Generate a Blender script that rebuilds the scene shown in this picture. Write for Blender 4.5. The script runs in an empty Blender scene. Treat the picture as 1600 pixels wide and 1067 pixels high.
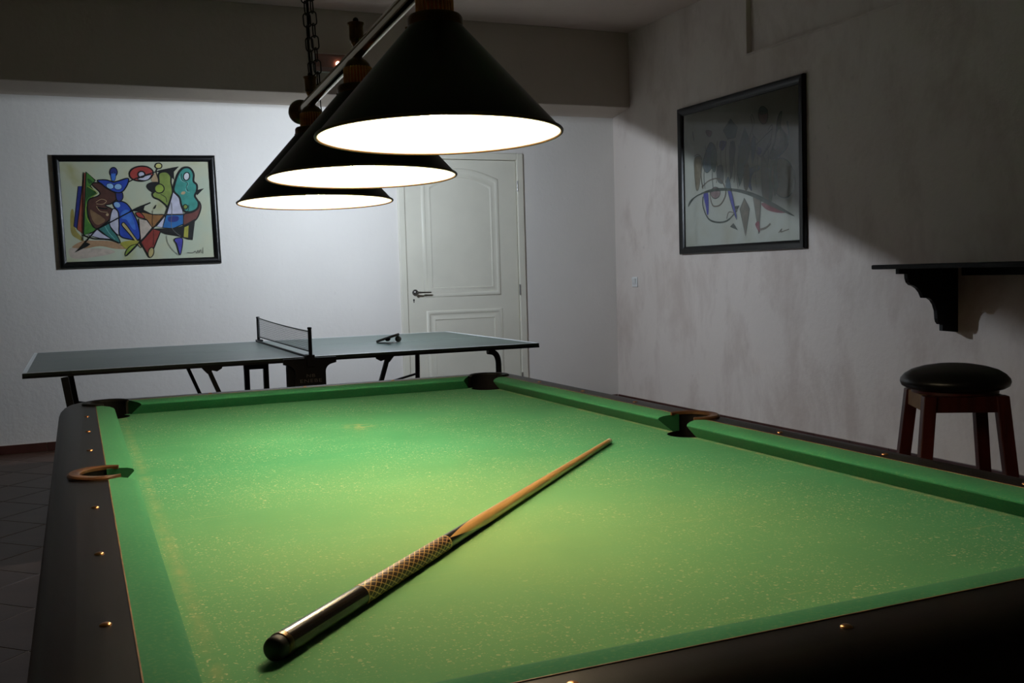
import bpy, bmesh, math, random
from mathutils import Vector, Matrix
random.seed(7)
SC = bpy.context.scene
COL = SC.collection
PI = math.pi

# ------------------------------------------------------------------ camera, world, exposure
cam_d = bpy.data.cameras.new('camera')
cam_d.sensor_width = 36.0
cam_d.lens = 1569.5 / 1600 * 36
cam_d.clip_start = 0.05
CAM = bpy.data.objects.new('camera', cam_d)
COL.objects.link(CAM)
def camera_matrix(loc, yaw, pitch, roll):
    fwd = Vector((-math.sin(yaw) * math.cos(pitch), math.cos(yaw) * math.cos(pitch), math.sin(pitch)))
    right = Vector((math.cos(yaw), math.sin(yaw), 0))
    up = right.cross(fwd)
    r = right * math.cos(roll) + up * math.sin(roll)
    u = -right * math.sin(roll) + up * math.cos(roll)
    m = Matrix((r, u, -fwd)).transposed().to_4x4()
    m.translation = loc
    return m
CAM.matrix_world = camera_matrix(Vector((-0.7241, -0.8277, 1.1764)), -0.4081, -0.0686, -0.0283)
SC.camera = CAM
W = bpy.data.worlds.new('world'); SC.world = W
W.use_nodes = True
W.node_tree.nodes['Background'].inputs[0].default_value = (0.012, 0.011, 0.010, 1)
W.node_tree.nodes['Background'].inputs[1].default_value = 0.3
VS = SC.view_settings
VS.view_transform = 'Standard'; VS.look = 'None'; VS.gamma = 1.0; VS.use_curve_mapping = False
VS.exposure = 0.0
BULB_STRENGTH = 240.0          # the three warm bulbs over the pool table
BULB_COLOR = (1.0, 0.79, 0.52)
FLOOD_STRENGTH = 158000.0         # the cool bulb of the wall lamp over the ping-pong table
FLOOD_COLOR = (0.80, 0.905, 1.04)

# ------------------------------------------------------------------ materials
def node_mat(name):
    m = bpy.data.materials.new(name); m.use_nodes = True
    nt = m.node_tree
    return m, nt, nt.nodes['Principled BSDF']
def mth(nt, op, a, b=None, clamp=False):
    n = nt.nodes.new('ShaderNodeMath'); n.operation = op; n.use_clamp = clamp
    for i, v in enumerate((a, b)):
        if v is None: continue
        if isinstance(v, (int, float)): n.inputs[i].default_value = v
        else: nt.links.new(v, n.inputs[i])
    return n.outputs[0]
def noise(nt, vec, scale, detail=3, rough=.5, dist=0):
    n = nt.nodes.new('ShaderNodeTexNoise')
    n.inputs['Scale'].default_value = scale; n.inputs['Detail'].default_value = detail
    n.inputs['Roughness'].default_value = rough; n.inputs['Distortion'].default_value = dist
    if vec is not None: nt.links.new(vec, n.inputs['Vector'])
    return n
def coords(nt, scale=(1, 1, 1), kind='Object'):
    t = nt.nodes.new('ShaderNodeTexCoord'); mp = nt.nodes.new('ShaderNodeMapping')
    mp.inputs['Scale'].default_value = scale
    nt.links.new(t.outputs[kind], mp.inputs['Vector'])
    return mp.outputs[0]
def ramp(nt, fac, stops):
    r = nt.nodes.new('ShaderNodeValToRGB')
    e = r.color_ramp.elements
    while len(e) > 1: e.remove(e[-1])
    e[0].position = stops[0][0]; e[0].color = (*stops[0][1], 1)
    for p, c in stops[1:]:
        x = e.new(p); x.color = (*c, 1)
    nt.links.new(fac, r.inputs[0])
    return r.outputs[0]
def mixc(nt, fac, a, b):
    n = nt.nodes.new('ShaderNodeMix'); n.data_type = 'RGBA'
    if isinstance(fac, (int, float)): n.inputs[0].default_value = fac
    else: nt.links.new(fac, n.inputs[0])
    for i, v in ((6, a), (7, b)):
        if isinstance(v, tuple): n.inputs[i].default_value = (*v, 1)
        else: nt.links.new(v, n.inputs[i])
    return n.outputs[2]
def bump(nt, bsdf, height, strength=.3, dist=.01):
    b = nt.nodes.new('ShaderNodeBump'); b.inputs['Strength'].default_value = strength; b.inputs['Distance'].default_value = dist
    nt.links.new(height, b.inputs['Height']); nt.links.new(b.outputs[0], bsdf.inputs['Normal'])
def M(name, col, rough=.5, metal=0., spec=.5, var=0., scale=8., bmp=0., bscale=60., bdist=.002, coat=0., stretch=(1, 1, 1)):
    m, nt, b = node_mat(name)
    b.inputs['Roughness'].default_value = rough; b.inputs['Metallic'].default_value = metal
    b.inputs['Specular IOR Level'].default_value = spec
    b.inputs['Coat Weight'].default_value = coat; b.inputs['Coat Roughness'].default_value = .08
    b.inputs['Base Color'].default_value = (*col, 1)
    if var or bmp: v = coords(nt, stretch)
    if var:
        n = noise(nt, v, scale, 4)
        lo = tuple(c * (1 - var) for c in col); hi = tuple(min(1, c * (1 + var)) for c in col)
        nt.links.new(ramp(nt, n.outputs[0], [(.3, lo), (.7, hi)]), b.inputs['Base Color'])
    if bmp:
        n2 = noise(nt, v, bscale, 4)
        bump(nt, b, n2.outputs[0], bmp, bdist)
    return m
def emit(name, col, strength):
    m, nt, b = node_mat(name)
    b.inputs['Base Color'].default_value = (*col, 1)
    b.inputs['Emission Color'].default_value = (*col, 1)
    b.inputs['Emission Strength'].default_value = strength
    return m

def wall_mat(name, base, streaks=0.0):
    m, nt, b = node_mat(name)
    b.inputs['Roughness'].default_value = .85; b.inputs['Specular IOR Level'].default_value = .2
    v = coords(nt)
    n1 = noise(nt, v, 1.1, 4, .6)
    col = ramp(nt, n1.outputs[0], [(.25, tuple(c * .93 for c in base)), (.75, base)])
    if streaks:
        v2 = coords(nt, (1.2, 1.2, .62))
        n2 = noise(nt, v2, 2.2, 5, .65, .3)
        f = mth(nt, 'MULTIPLY', mth(nt, 'SMOOTH_MIN', mth(nt, 'MULTIPLY', mth(nt, 'SUBTRACT', n2.outputs[0], .47, True), 5.0), 1.0), streaks)
        col = mixc(nt, f, col, (base[0] * .66, base[1] * .60, base[2] * .575))
    # small scuffs
    n4 = noise(nt, coords(nt, (1, 1, .8)), 17, 2)
    f4 = mth(nt, 'MULTIPLY', mth(nt, 'SUBTRACT', n4.outputs[0], .70, True), 2.5, True)
    col = mixc(nt, f4, col, tuple(c * .55 for c in base))
    nt.links.new(col, b.inputs['Base Color'])
    n3 = noise(nt, v, 26, 6, .6)
    n5 = noise(nt, coords(nt, (1, 1, .35)), 7, 3, .5)
    bump(nt, b, mth(nt, 'ADD', n3.outputs[0], mth(nt, 'MULTIPLY', n5.outputs[0], 1.5)), .35, .006)
    return m
MAT = {}
MAT['wall'] = wall_mat('white_plaster', (.81, .77, .72))
MAT['wall_r'] = wall_mat('stained_white_plaster', (.785, .705, .645), .55)
MAT['wall_far'] = wall_mat('beige_paint', (.40, .33, .255))
MAT['ceiling'] = wall_mat('ceiling_paint', (.68, .575, .51))
MAT['beam'] = wall_mat('beam_paint', (.56, .49, .42))
MAT['grout'] = M('grout', (.42, .34, .27), .9, spec=.2)
def tile_mat():
    m, nt, b = node_mat('brown_floor_tile')
    inf = nt.nodes.new('ShaderNodeObjectInfo')
    n = noise(nt, coords(nt), 5, 4)
    c1 = ramp(nt, n.outputs[0], [(.3, (.085, .047, .032)), (.7, (.125, .072, .050))])
    nt.links.new(mixc(nt, mth(nt, 'MULTIPLY', inf.outputs['Random'], .35), c1, (.070, .035, .025)), b.inputs['Base Color'])
    b.inputs['Roughness'].default_value = .38; b.inputs['Specular IOR Level'].default_value = .35
    bump(nt, b, noise(nt, coords(nt), 40, 3).outputs[0], .15, .002)
    return m
MAT['tile'] = tile_mat()
MAT['skirt'] = M('red_brown_skirting_tile', (.060, .018, .014), .35, var=.3, scale=6)
MAT['door'] = M('cream_door_paint', (.74, .71, .60), .45, spec=.4, var=.05, scale=3, bmp=.05)
MAT['chrome'] = M('brushed_chrome', (.45, .44, .42), .3, 1.0)
MAT['dark_hole'] = M('dark_hole', (.004, .004, .004), .8)
MAT['frame'] = M('black_lacquer_frame', (.005, .005, .005), .32, spec=.3)
MAT['white_plastic'] = M('white_plastic', (.78, .78, .76), .35)
MAT['rail'] = M('dark_walnut_rail', (.0058, .0036, .0027), .36, spec=.24, var=.45, scale=3, bmp=.03, bscale=30, stretch=(6, .5, 6))
MAT['body'] = M('dark_wood_body', (.012, .008, .006), .45, spec=.3, var=.3, scale=4)
MAT['stud'] = M('copper_stud', (.62, .30, .13), .28, 1.0)
MAT['pocket'] = M('black_pocket_liner', (.003, .0025, .0025), .7, spec=.15)
MAT['collar_brown'] = M('worn_brown_pocket_collar', (.085, .036, .013), .40, spec=.4, var=.5, scale=18)
MAT['collar_black'] = M('black_pocket_collar', (.008, .0075, .007), .5, spec=.25)
MAT['strip'] = M('tan_feather_strip', (.24, .13, .06), .6, var=.4, scale=30)
MAT['black_metal'] = M('black_painted_steel', (.006, .006, .006), .45, spec=.35)
MAT['tt_white'] = M('white_line_paint', (.62, .64, .64), .4)
MAT['brass'] = M('aged_brass', (.20, .135, .055), .25, 1.0, var=.35, scale=12)
MAT['brass_dark'] = M('dark_brass', (.10, .060, .024), .28, 1.0, var=.4, scale=20)
MAT['copper'] = M('fluted_copper', (.85, .40, .14), .16, 1.0, var=.25, scale=16)
MAT['bar'] = M('polished_brass_bar', (.50, .43, .30), .10, 1.0)
MAT['chain'] = M('dark_iron_chain', (.030, .018, .012), .4, .8)
MAT['shade_out'] = M('black_green_enamel', (.0030, .0038, .0022), .28, spec=.14)
MAT['shade_in'] = M('white_enamel_inside', (.86, .83, .76), .5, spec=.3)
MAT['shade_rim'] = M('bronze_rim', (.10, .055, .025), .4, .6)
MAT['bulb'] = emit('warm_bulb', BULB_COLOR, BULB_STRENGTH)
MAT['flood'] = emit('cool_bulb', FLOOD_COLOR, FLOOD_STRENGTH)
MAT['vinyl'] = M('black_vinyl', (.005, .005, .005), .33, spec=.36, bmp=.1, bscale=120, bdist=.001)
MAT['stool'] = M('red_mahogany', (.046, .006, .0045), .40, spec=.4, var=.4, scale=5, stretch=(6, 6, .6))
MAT['stool_pale'] = M('pale_apron', (.22, .135, .065), .6, var=.25, scale=8)
MAT['shelf'] = M('black_brown_shelf', (.004, .003, .003), .45, spec=.25, var=.3)
MAT['shelf_end'] = M('worn_shelf_end', (.10, .085, .07), .6)
MAT['rubber'] = M('black_rubber', (.006, .006, .006), .55, spec=.3)
MAT['maple'] = M('maple', (.66, .38, .13), .3, coat=.4, var=.15, scale=6, stretch=(8, .6, 8))
MAT['ferrule'] = M('white_ferrule', (.8, .72, .58), .4)
MAT['cue_black'] = M('black_cue_lacquer', (.008, .005, .0035), .20, spec=.4, coat=.25)
MAT['bat_face'] = M('dark_bat_rubber', (.008, .008, .008), .9, spec=.1)
MAT['bat_wood'] = M('bat_wood', (.05, .03, .018), .5)
MAT['ball'] = M('grey_ball', (.17, .165, .15), .5)
MAT['letter'] = M('grey_lettering', (.20, .18, .16), .6)
MAT['letter_red'] = M('red_lettering', (.25, .03, .03), .6)
MAT['net'] = M('dark_net', (.13, .13, .13), .8)
MAT['tape'] = M('grey_net_tape', (.40, .39, .36), .8)
MAT['pink_plastic'] = M('smoky_pink_plastic', (.28, .16, .13), .25, spec=.5)
MAT['led'] = emit('indicator_lamp', (1.0, .50, .36), 9.0)
def tt_mat():
    m, nt, b = node_mat('green_table_paint')
    n = noise(nt, coords(nt, (1, 3, 1)), 3, 5)
    nt.links.new(ramp(nt, n.outputs[0], [(.3, (.040, .062, .054)), (.7, (.056, .086, .076))]), b.inputs['Base Color'])
    b.inputs['Roughness'].default_value = .34; b.inputs['Specular IOR Level'].default_value = .4
    return m
MAT['tt_top'] = tt_mat()
def cloth_mat(name, bed):
    m, nt, b = node_mat(name)
    b.inputs['Roughness'].default_value = .95; b.inputs['Specular IOR Level'].default_value = .15
    b.inputs['Sheen Weight'].default_value = .08; b.inputs['Sheen Roughness'].default_value = .4
    v = coords(nt)
    n = noise(nt, v, 3.0, 4, .6)
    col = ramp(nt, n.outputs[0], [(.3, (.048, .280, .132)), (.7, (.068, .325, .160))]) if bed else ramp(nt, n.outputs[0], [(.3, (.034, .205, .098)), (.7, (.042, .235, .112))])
    fine = noise(nt, v, 160, 3, .7)
    col = mixc(nt, mth(nt, 'MULTIPLY', mth(nt, 'SUBTRACT', fine.outputs[0], .52, True), 1.6, True), col, (.20, .33, .13))
    if bed:
        t = nt.nodes.new('ShaderNodeTexCoord'); sp = nt.nodes.new('ShaderNodeSeparateXYZ')
        nt.links.new(t.outputs['Object'], sp.inputs[0])
        X, Y = sp.outputs[0], sp.outputs[1]
        # chalk specks: two sizes of irregular dots
        for sc, th, gate, amt in ((150, .36, .58, .85), (300, .46, .52, .62), (75, .20, .58, .9)):
            vv = nt.nodes.new('ShaderNodeTexVoronoi'); vv.inputs['Scale'].default_value = sc
            w = nt.nodes.new('ShaderNodeVectorMath'); w.operation = 'ADD'
            nn = noise(nt, v, sc * 1.3, 2)
            sv = nt.nodes.new('ShaderNodeVectorMath'); sv.operation = 'SCALE'; sv.inputs['Scale'].default_value = 1.1 / sc
            nt.links.new(nn.outputs['Color'], sv.inputs[0])
            nt.links.new(v, w.inputs[0]); nt.links.new(sv.outputs[0], w.inputs[1])
            nt.links.new(w.outputs[0], vv.inputs['Vector'])
            s3 = nt.nodes.new('ShaderNodeSeparateColor'); nt.links.new(vv.outputs['Color'], s3.inputs[0])
            dot = mth(nt, 'LESS_THAN', vv.outputs['Distance'], mth(nt, 'MULTIPLY', s3.outputs[1], th))
            keep = mth(nt, 'GREATER_THAN', s3.outputs[0], gate)
            patch = mth(nt, 'MULTIPLY', mth(nt, 'SUBTRACT', noise(nt, v, 4.5, 3).outputs[0], .33, True), 5, True)
            f = mth(nt, 'MULTIPLY', mth(nt, 'MULTIPLY', mth(nt, 'MULTIPLY', dot, keep), patch), amt)
            col = mixc(nt, f, col, (.50, .52, .33))
        # fine ball tracks: stretched noise, in two directions
        for rot, sx in ((.5, 6), (-.35, 5)):
            mp = nt.nodes.new('ShaderNodeMapping'); mp.inputs['Rotation'].default_value = (0, 0, rot)
            mp.inputs['Scale'].default_value = (sx, 110, 1)
            nt.links.new(t.outputs['Object'], mp.inputs['Vector'])
            ns = noise(nt, mp.outputs[0], 1.0, 2, .5)
            f = mth(nt, 'MULTIPLY', mth(nt, 'SUBTRACT', ns.outputs[0], .66, True), 2.2, True)
            col = mixc(nt, f, col, (.36, .42, .20))
        # near half paler and yellower, easing off outward through noise
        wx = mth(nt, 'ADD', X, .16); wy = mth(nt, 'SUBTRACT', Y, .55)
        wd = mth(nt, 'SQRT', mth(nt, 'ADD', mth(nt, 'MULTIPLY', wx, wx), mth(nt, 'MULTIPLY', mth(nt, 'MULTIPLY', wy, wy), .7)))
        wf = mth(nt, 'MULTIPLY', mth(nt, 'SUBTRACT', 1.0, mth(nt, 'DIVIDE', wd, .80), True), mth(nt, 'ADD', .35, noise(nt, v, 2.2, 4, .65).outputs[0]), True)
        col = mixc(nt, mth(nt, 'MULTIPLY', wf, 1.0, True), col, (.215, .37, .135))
        # worn foot spot and the worn line along the left cushion
        dx = mth(nt, 'ADD', X, .012); dy = mth(nt, 'SUBTRACT', Y, 1.92)
        d = mth(nt, 'SQRT', mth(nt, 'ADD', mth(nt, 'MULTIPLY', mth(nt, 'MULTIPLY', dx, dx), 2.5), mth(nt, 'MULTIPLY', dy, dy)))
        wn = noise(nt, v, 38, 4, .7)
        spot = mth(nt, 'MULTIPLY', mth(nt, 'SUBTRACT', 1.0, mth(nt, 'DIVIDE', d, .085), True), mth(nt, 'MULTIPLY', mth(nt, 'SUBTRACT', wn.outputs[0], .42, True), 7, True))
        col = mixc(nt, mth(nt, 'MULTIPLY', spot, .7), col, (.45, .40, .17))
        def line(axis, pos, width, gain, tint):
            nonlocal col
            e = mth(nt, 'ABSOLUTE', mth(nt, 'SUBTRACT', axis, pos))
            f = mth(nt, 'SUBTRACT', 1.0, mth(nt, 'DIVIDE', e, width), True)
            f = mth(nt, 'MULTIPLY', f, mth(nt, 'MULTIPLY', mth(nt, 'SUBTRACT', noise(nt, v, 26, 4, .7).outputs[0], .36, True), 3.2, True))
            col = mixc(nt, mth(nt, 'MULTIPLY', f, gain), col, tint)
        line(X, -.607, .016, .40, (.40, .40, .18))
        line(X, .661, .011, .95, (.42, .38, .20))
        line(Y, 1.92, .006, .25, (.40, .40, .18))
    nt.links.new(col, b.inputs['Base Color'])
    bump(nt, b, fine.outputs[0], .15, .001)
    return m
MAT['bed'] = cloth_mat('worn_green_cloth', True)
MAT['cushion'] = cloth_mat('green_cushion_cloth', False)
MAT['jaw'] = M('dark_cushion_facing', (.012, .070, .026), .9, spec=.1)
def wrap_mat():
    m, nt, b = node_mat('crosshatched_wrap')
    t = nt.nodes.new('ShaderNodeTexCoord'); sp = nt.nodes.new('ShaderNodeSeparateXYZ')
    nt.links.new(t.outputs['Object'], sp.inputs[0])
    ang = mth(nt, 'MULTIPLY', mth(nt, 'ARCTAN2', sp.outputs[0], sp.outputs[2]), 10 / (2 * PI))
    y = mth(nt, 'MULTIPLY', sp.outputs[1], 62)
    l1 = mth(nt, 'LESS_THAN', mth(nt, 'FRACT', mth(nt, 'ADD', mth(nt, 'ADD', ang, y), 100)), .17)
    l2 = mth(nt, 'LESS_THAN', mth(nt, 'FRACT', mth(nt, 'ADD', mth(nt, 'SUBTRACT', ang, y), 100)), .17)
    f = mth(nt, 'MAXIMUM', l1, l2)
    e1 = mth(nt, 'GREATER_THAN', sp.outputs[1], .4575); e2 = mth(nt, 'LESS_THAN', sp.outputs[1], .1985)
    f = mth(nt, 'MAXIMUM', f, mth(nt, 'MAXIMUM', e1, e2))
    nt.links.new(mixc(nt, f, (.040, .014, .007), (.60, .36, .12)), b.inputs['Base Color'])
    b.inputs['Roughness'].default_value = .4
    bump(nt, b, f, .5, .001)
    return m
MAT['wrap'] = wrap_mat()
def splice_mat():
    m, nt, b = node_mat('spliced_cue_forearm')
    t = nt.nodes.new('ShaderNodeTexCoord'); sp = nt.nodes.new('ShaderNodeSeparateXYZ')
    nt.links.new(t.outputs['Object'], sp.inputs[0])
    a0 = math.radians(42)
    # angle away from the splice axis
    c = mth(nt, 'ADD', mth(nt, 'MULTIPLY', sp.outputs[0], math.sin(a0)), mth(nt, 'MULTIPLY', sp.outputs[2], math.cos(a0)))
    s = mth(nt, 'SUBTRACT', mth(nt, 'MULTIPLY', sp.outputs[0], math.cos(a0)), mth(nt, 'MULTIPLY', sp.outputs[2], math.sin(a0)))
    ang = mth(nt, 'ABSOLUTE', mth(nt, 'ARCTAN2', s, c))
    g = mth(nt, 'DIVIDE', mth(nt, 'SUBTRACT', sp.outputs[1], .462, True), .36)
    wdt = mth(nt, 'MULTIPLY', mth(nt, 'POWER', g, .95), PI * 1.05)
    f = mth(nt, 'LESS_THAN', ang, wdt)
    n = noise(nt, coords(nt, (8, .6, 8)), 6, 4)
    mp = ramp(nt, n.outputs[0], [(.3, (.58, .32, .10)), (.7, (.72, .43, .16))])
    nt.links.new(mixc(nt, f, (.010, .006, .004), mp), b.inputs['Base Color'])
    b.inputs['Roughness'].default_value = .28; b.inputs['Coat Weight'].default_value = .5; b.inputs['Coat Roughness'].default_value = .1
    return m
MAT['splice'] = splice_mat()
def pane_mat():
    m = bpy.data.materials.new('picture_glass'); m.use_nodes = True
    nt = m.node_tree; nt.nodes.clear()
    out = nt.nodes.new('ShaderNodeOutputMaterial'); mx = nt.nodes.new('ShaderNodeMixShader')
    tr = nt.nodes.new('ShaderNodeBsdfTransparent'); gl = nt.nodes.new('ShaderNodeBsdfGlossy')
    tr.inputs[0].default_value = (.93, .95, .94, 1); gl.inputs['Roughness'].default_value = .05
    fr = nt.nodes.new('ShaderNodeFresnel'); fr.inputs[0].default_value = 1.7
    nt.links.new(fr.outputs[0], mx.inputs[0]); nt.links.new(tr.outputs[0], mx.inputs[1]); nt.links.new(gl.outputs[0], mx.inputs[2])
    nt.links.new(mx.outputs[0], out.inputs[0])
    return m
MAT['pane'] = pane_mat()
def clear_mat():
    m = bpy.data.materials.new('clear_glass_body'); m.use_nodes = True
    nt = m.node_tree; nt.nodes.clear()
    out = nt.nodes.new('ShaderNodeOutputMaterial'); tr = nt.nodes.new('ShaderNodeBsdfTransparent')
    nt.links.new(tr.outputs[0], out.inputs[0])
    return m
MAT['pane_clear'] = clear_mat()

# ------------------------------------------------------------------ mesh helpers
class MB:
    def __init__(s): s.v = []; s.f = []; s.m = []; s.cur = 0
    def add(s, vs, fs, m=None):
        o = len(s.v); s.v += [tuple(p) for p in vs]
        for f in fs: s.f.append([i + o for i in f]); s.m.append(s.cur if m is None else m)
        return s
    def box(s, x0, x1, y0, y1, z0, z1, m=None):
        return s.add([(x0, y0, z0), (x1, y0, z0), (x1, y1, z0), (x0, y1, z0), (x0, y0, z1), (x1, y0, z1), (x1, y1, z1), (x0, y1, z1)],
                     [(0, 3, 2, 1), (4, 5, 6, 7), (0, 1, 5, 4), (1, 2, 6, 5), (2, 3, 7, 6), (3, 0, 4, 7)], m)
    def prism(s, poly, a0, a1, axis='y', m=None):
        """poly in the two other axes (x,z for 'y'; y,z for 'x'; x,y for 'z'), extruded a0..a1"""
        mk = {'y': lambda p, a: (p[0], a, p[1]), 'x': lambda p, a: (a, p[0], p[1]), 'z': lambda p, a: (p[0], p[1], a)}[axis]
        n = len(poly)
        vs = [mk(p, a0) for p in poly] + [mk(p, a1) for p in poly]
        fs = [tuple(range(n)), tuple(range(2 * n - 1, n - 1, -1))]
        fs += [(i, i + n, (i + 1) % n + n, (i + 1) % n) for i in range(n)]
        return s.add(vs, fs, m)
    def loops(s, rings, cap0=True, cap1=True, closed=False, m=None):
        n = len(rings[0]); vs = [p for r in rings for p in r]; fs = []
        k = len(rings)
        for j in range(k if closed else k - 1):
            a, b = j * n, ((j + 1) % k) * n
            for i in range(n): fs.append((a + i, a + (i + 1) % n, b + (i + 1) % n, b + i))
        if not closed:
            if cap0: fs.append(tuple(range(n - 1, -1, -1)))
            if cap1: fs.append(tuple(range((k - 1) * n, k * n)))
        return s.add(vs, fs, m)
    def lathe(s, prof, c=(0, 0, 0), axis='z', seg=32, cap0=True, cap1=True, m=None, flute=0, amp=0):
        rings = []
        for r, h in prof:
            ring = []
            for i in range(seg):
                a = 2 * PI * i / seg
                rr = r * (1 + (amp * abs(math.sin(flute * a / 2)) if flute else 0))
                p = (rr * math.cos(a), rr * math.sin(a), h)
                if axis == 'y': p = (p[0], p[2], -p[1])
                if axis == 'x': p = (p[2], p[0], p[1])
                ring.append((p[0] + c[0], p[1] + c[1], p[2] + c[2]))
            rings.append(ring)
        return s.loops(rings, cap0, cap1, m=m)
    def tube(s, pts, r, seg=10, m=None, closed=False):
        pts = [Vector(p) for p in pts]; rings = []; n = len(pts)
        prev = None
        for i, p in enumerate(pts):
            if closed: t = pts[(i + 1) % n] - pts[i - 1]
            else: t = pts[min(i + 1, n - 1)] - pts[max(i - 1, 0)]
            t.normalize()
            if prev is None:
                u = t.orthogonal().normalized()
            else:
                u = (prev - t * prev.dot(t)).normalized()
            prev = u; w = t.cross(u)
            rr = r[i] if isinstance(r, (list, tuple)) else r
            rings.append([tuple(p + (u * math.cos(2 * PI * k / seg) + w * math.sin(2 * PI * k / seg)) * rr) for k in range(seg)])
        return s.loops(rings, closed=closed, m=m)
    def bar(s, a, b, w, h, m=None):
        """square bar from a to b, w across (horizontal), h the other way"""
        a, b = Vector(a), Vector(b); t = (b - a).normalized()
        up = Vector((0, 0, 1)) if abs(t.z) < .9 else Vector((0, 1, 0))
        u = t.cross(up).normalized() * w / 2; v = u.normalized().cross(t).normalized() * h / 2
        r = lambda p: [tuple(p - u - v), tuple(p + u - v), tuple(p + u + v), tuple(p - u + v)]
        return s.loops([r(a), r(b)], m=m)
    def sphere(s, c, r, seg=20, rings=12, sc=(1, 1, 1), m=None):
        R = []
        for j in range(1, rings):
            t = PI * j / rings
            R.append([(c[0] + r * sc[0] * math.sin(t) * math.cos(2 * PI * i / seg), c[1] + r * sc[1] * math.sin(t) * math.sin(2 * PI * i / seg), c[2] - r * sc[2] * math.cos(t)) for i in range(seg)])
        s.loops(R, False, False, m=m)
        o = len(s.v) - len(R) * seg
        bot = len(s.v); s.v += [(c[0], c[1], c[2] - r * sc[2]), (c[0], c[1], c[2] + r * sc[2])]
        for i in range(seg):
            s.f.append([bot, o + (i + 1) % seg, o + i]); s.m.append(m or s.cur)
            s.f.append([bot + 1, o + (rings - 2) * seg + i, o + (rings - 2) * seg + (i + 1) % seg]); s.m.append(m or s.cur)
        return s
    def mesh(s, name, org=(0, 0, 0), smooth=None, recalc=True):
        me = bpy.data.meshes.new(name)
        me.from_pydata([(p[0] - org[0], p[1] - org[1], p[2] - org[2]) for p in s.v], [], s.f)
        me.polygons.foreach_set('material_index', s.m)
        if recalc:
            bm = bmesh.new(); bm.from_mesh(me); bmesh.ops.recalc_face_normals(bm, faces=bm.faces); bm.to_mesh(me); bm.free()
        if smooth is not None:
            me.polygons.foreach_set('use_smooth', [True] * len(me.polygons))
            me.set_sharp_from_angle(angle=math.radians(smooth))
        me.update()
        return me
    def build(s, name, mats, parent=None, smooth=None, bevel=0, label=None, recalc=True):
        org = root_loc(parent) if parent else (0, 0, 0)
        me = s.mesh(name, org, smooth, recalc)
        return link(name, me, mats, parent, bevel, label)
ROOT_LOC = {}
def root_loc(o):
    while o.parent: o = o.parent
    return ROOT_LOC.get(o.name, (0, 0, 0))
def link(name, me, mats, parent=None, bevel=0, label=None):
    o = bpy.data.objects.new(name, me); COL.objects.link(o)
    if not isinstance(mats, (list, tuple)): mats = [mats]
    if not me.materials:
        for k in mats: me.materials.append(MAT[k] if isinstance(k, str) else k)
    if parent: o.parent = parent
    if bevel:
        b = o.modifiers.new('bevel', 'BEVEL'); b.width = bevel; b.segments = 2; b.limit_method = 'ANGLE'; b.angle_limit = math.radians(40)
    if label: o['label'] = label
    return o
def tag(o, label, cat, group=None, kind=None):
    o['label'] = label; o['category'] = cat
    if group: o['group'] = group
    if kind: o['kind'] = kind
    return o
def thing(name, label, cat, loc=(0, 0, 0), group=None, rot=None):
    o = bpy.data.objects.new(name, None); COL.objects.link(o)
    o.location = loc; o.empty_display_size = .1
    if rot: o.rotation_euler = rot            # parts of a rotated thing are written in its own local frame
    ROOT_LOC[o.name] = (0, 0, 0) if rot else loc
    return tag(o, label, cat, group)
def copy_part(o, parent, loc=None, rot=None):
    c = o.copy(); COL.objects.link(c); c.parent = parent
    if loc is not None: c.location = loc
    if rot is not None: c.rotation_euler = rot
    return c
def struct(o, label, cat): return tag(o, label, cat, kind='structure')
def cut(o, cutters):
    """difference of real meshes; the cutters are removed again"""
    for c in cutters:
        m = o.modifiers.new('cut', 'BOOLEAN'); m.operation = 'DIFFERENCE'; m.solver = 'EXACT'; m.object = c
    bpy.context.view_layer.update()
    dg = bpy.context.evaluated_depsgraph_get()
    me = bpy.data.meshes.new_from_object(o.evaluated_get(dg))
    o.modifiers.clear(); old = o.data; o.data = me
    for c in cutters:
        bpy.data.objects.remove(c, do_unlink=True)
    return o
def smooth_closed(p, n=6):
    out = []; k = len(p)
    for i in range(k):
        a, b, c, d = (Vector(p[(i + j) % k]) for j in (-1, 0, 1, 2))
        for t in range(n):
            t /= n
            out.append(tuple(.5 * ((2 * b) + (c - a) * t + (2 * a - 5 * b + 4 * c - d) * t * t + (3 * b - a - 3 * c + d) * t ** 3)))
    return out
def smooth_open(p, n=6):
    q = [p[0]] + list(p) + [p[-1]]; out = []
    for i in range(1, len(q) - 2):
        a, b, c, d = (Vector(q[i + j]) for j in (-1, 0, 1, 2))
        for t in range(n):
            t /= n
            out.append(tuple(.5 * ((2 * b) + (c - a) * t + (2 * a - 5 * b + 4 * c - d) * t * t + (3 * b - a - 3 * c + d) * t ** 3)))
    out.append(tuple(p[-1])); return out

# ------------------------------------------------------------------ the room
YB, XR, XL, YF, ZC = 7.0, 3.685, -3.3, -3.2, 3.17
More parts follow.
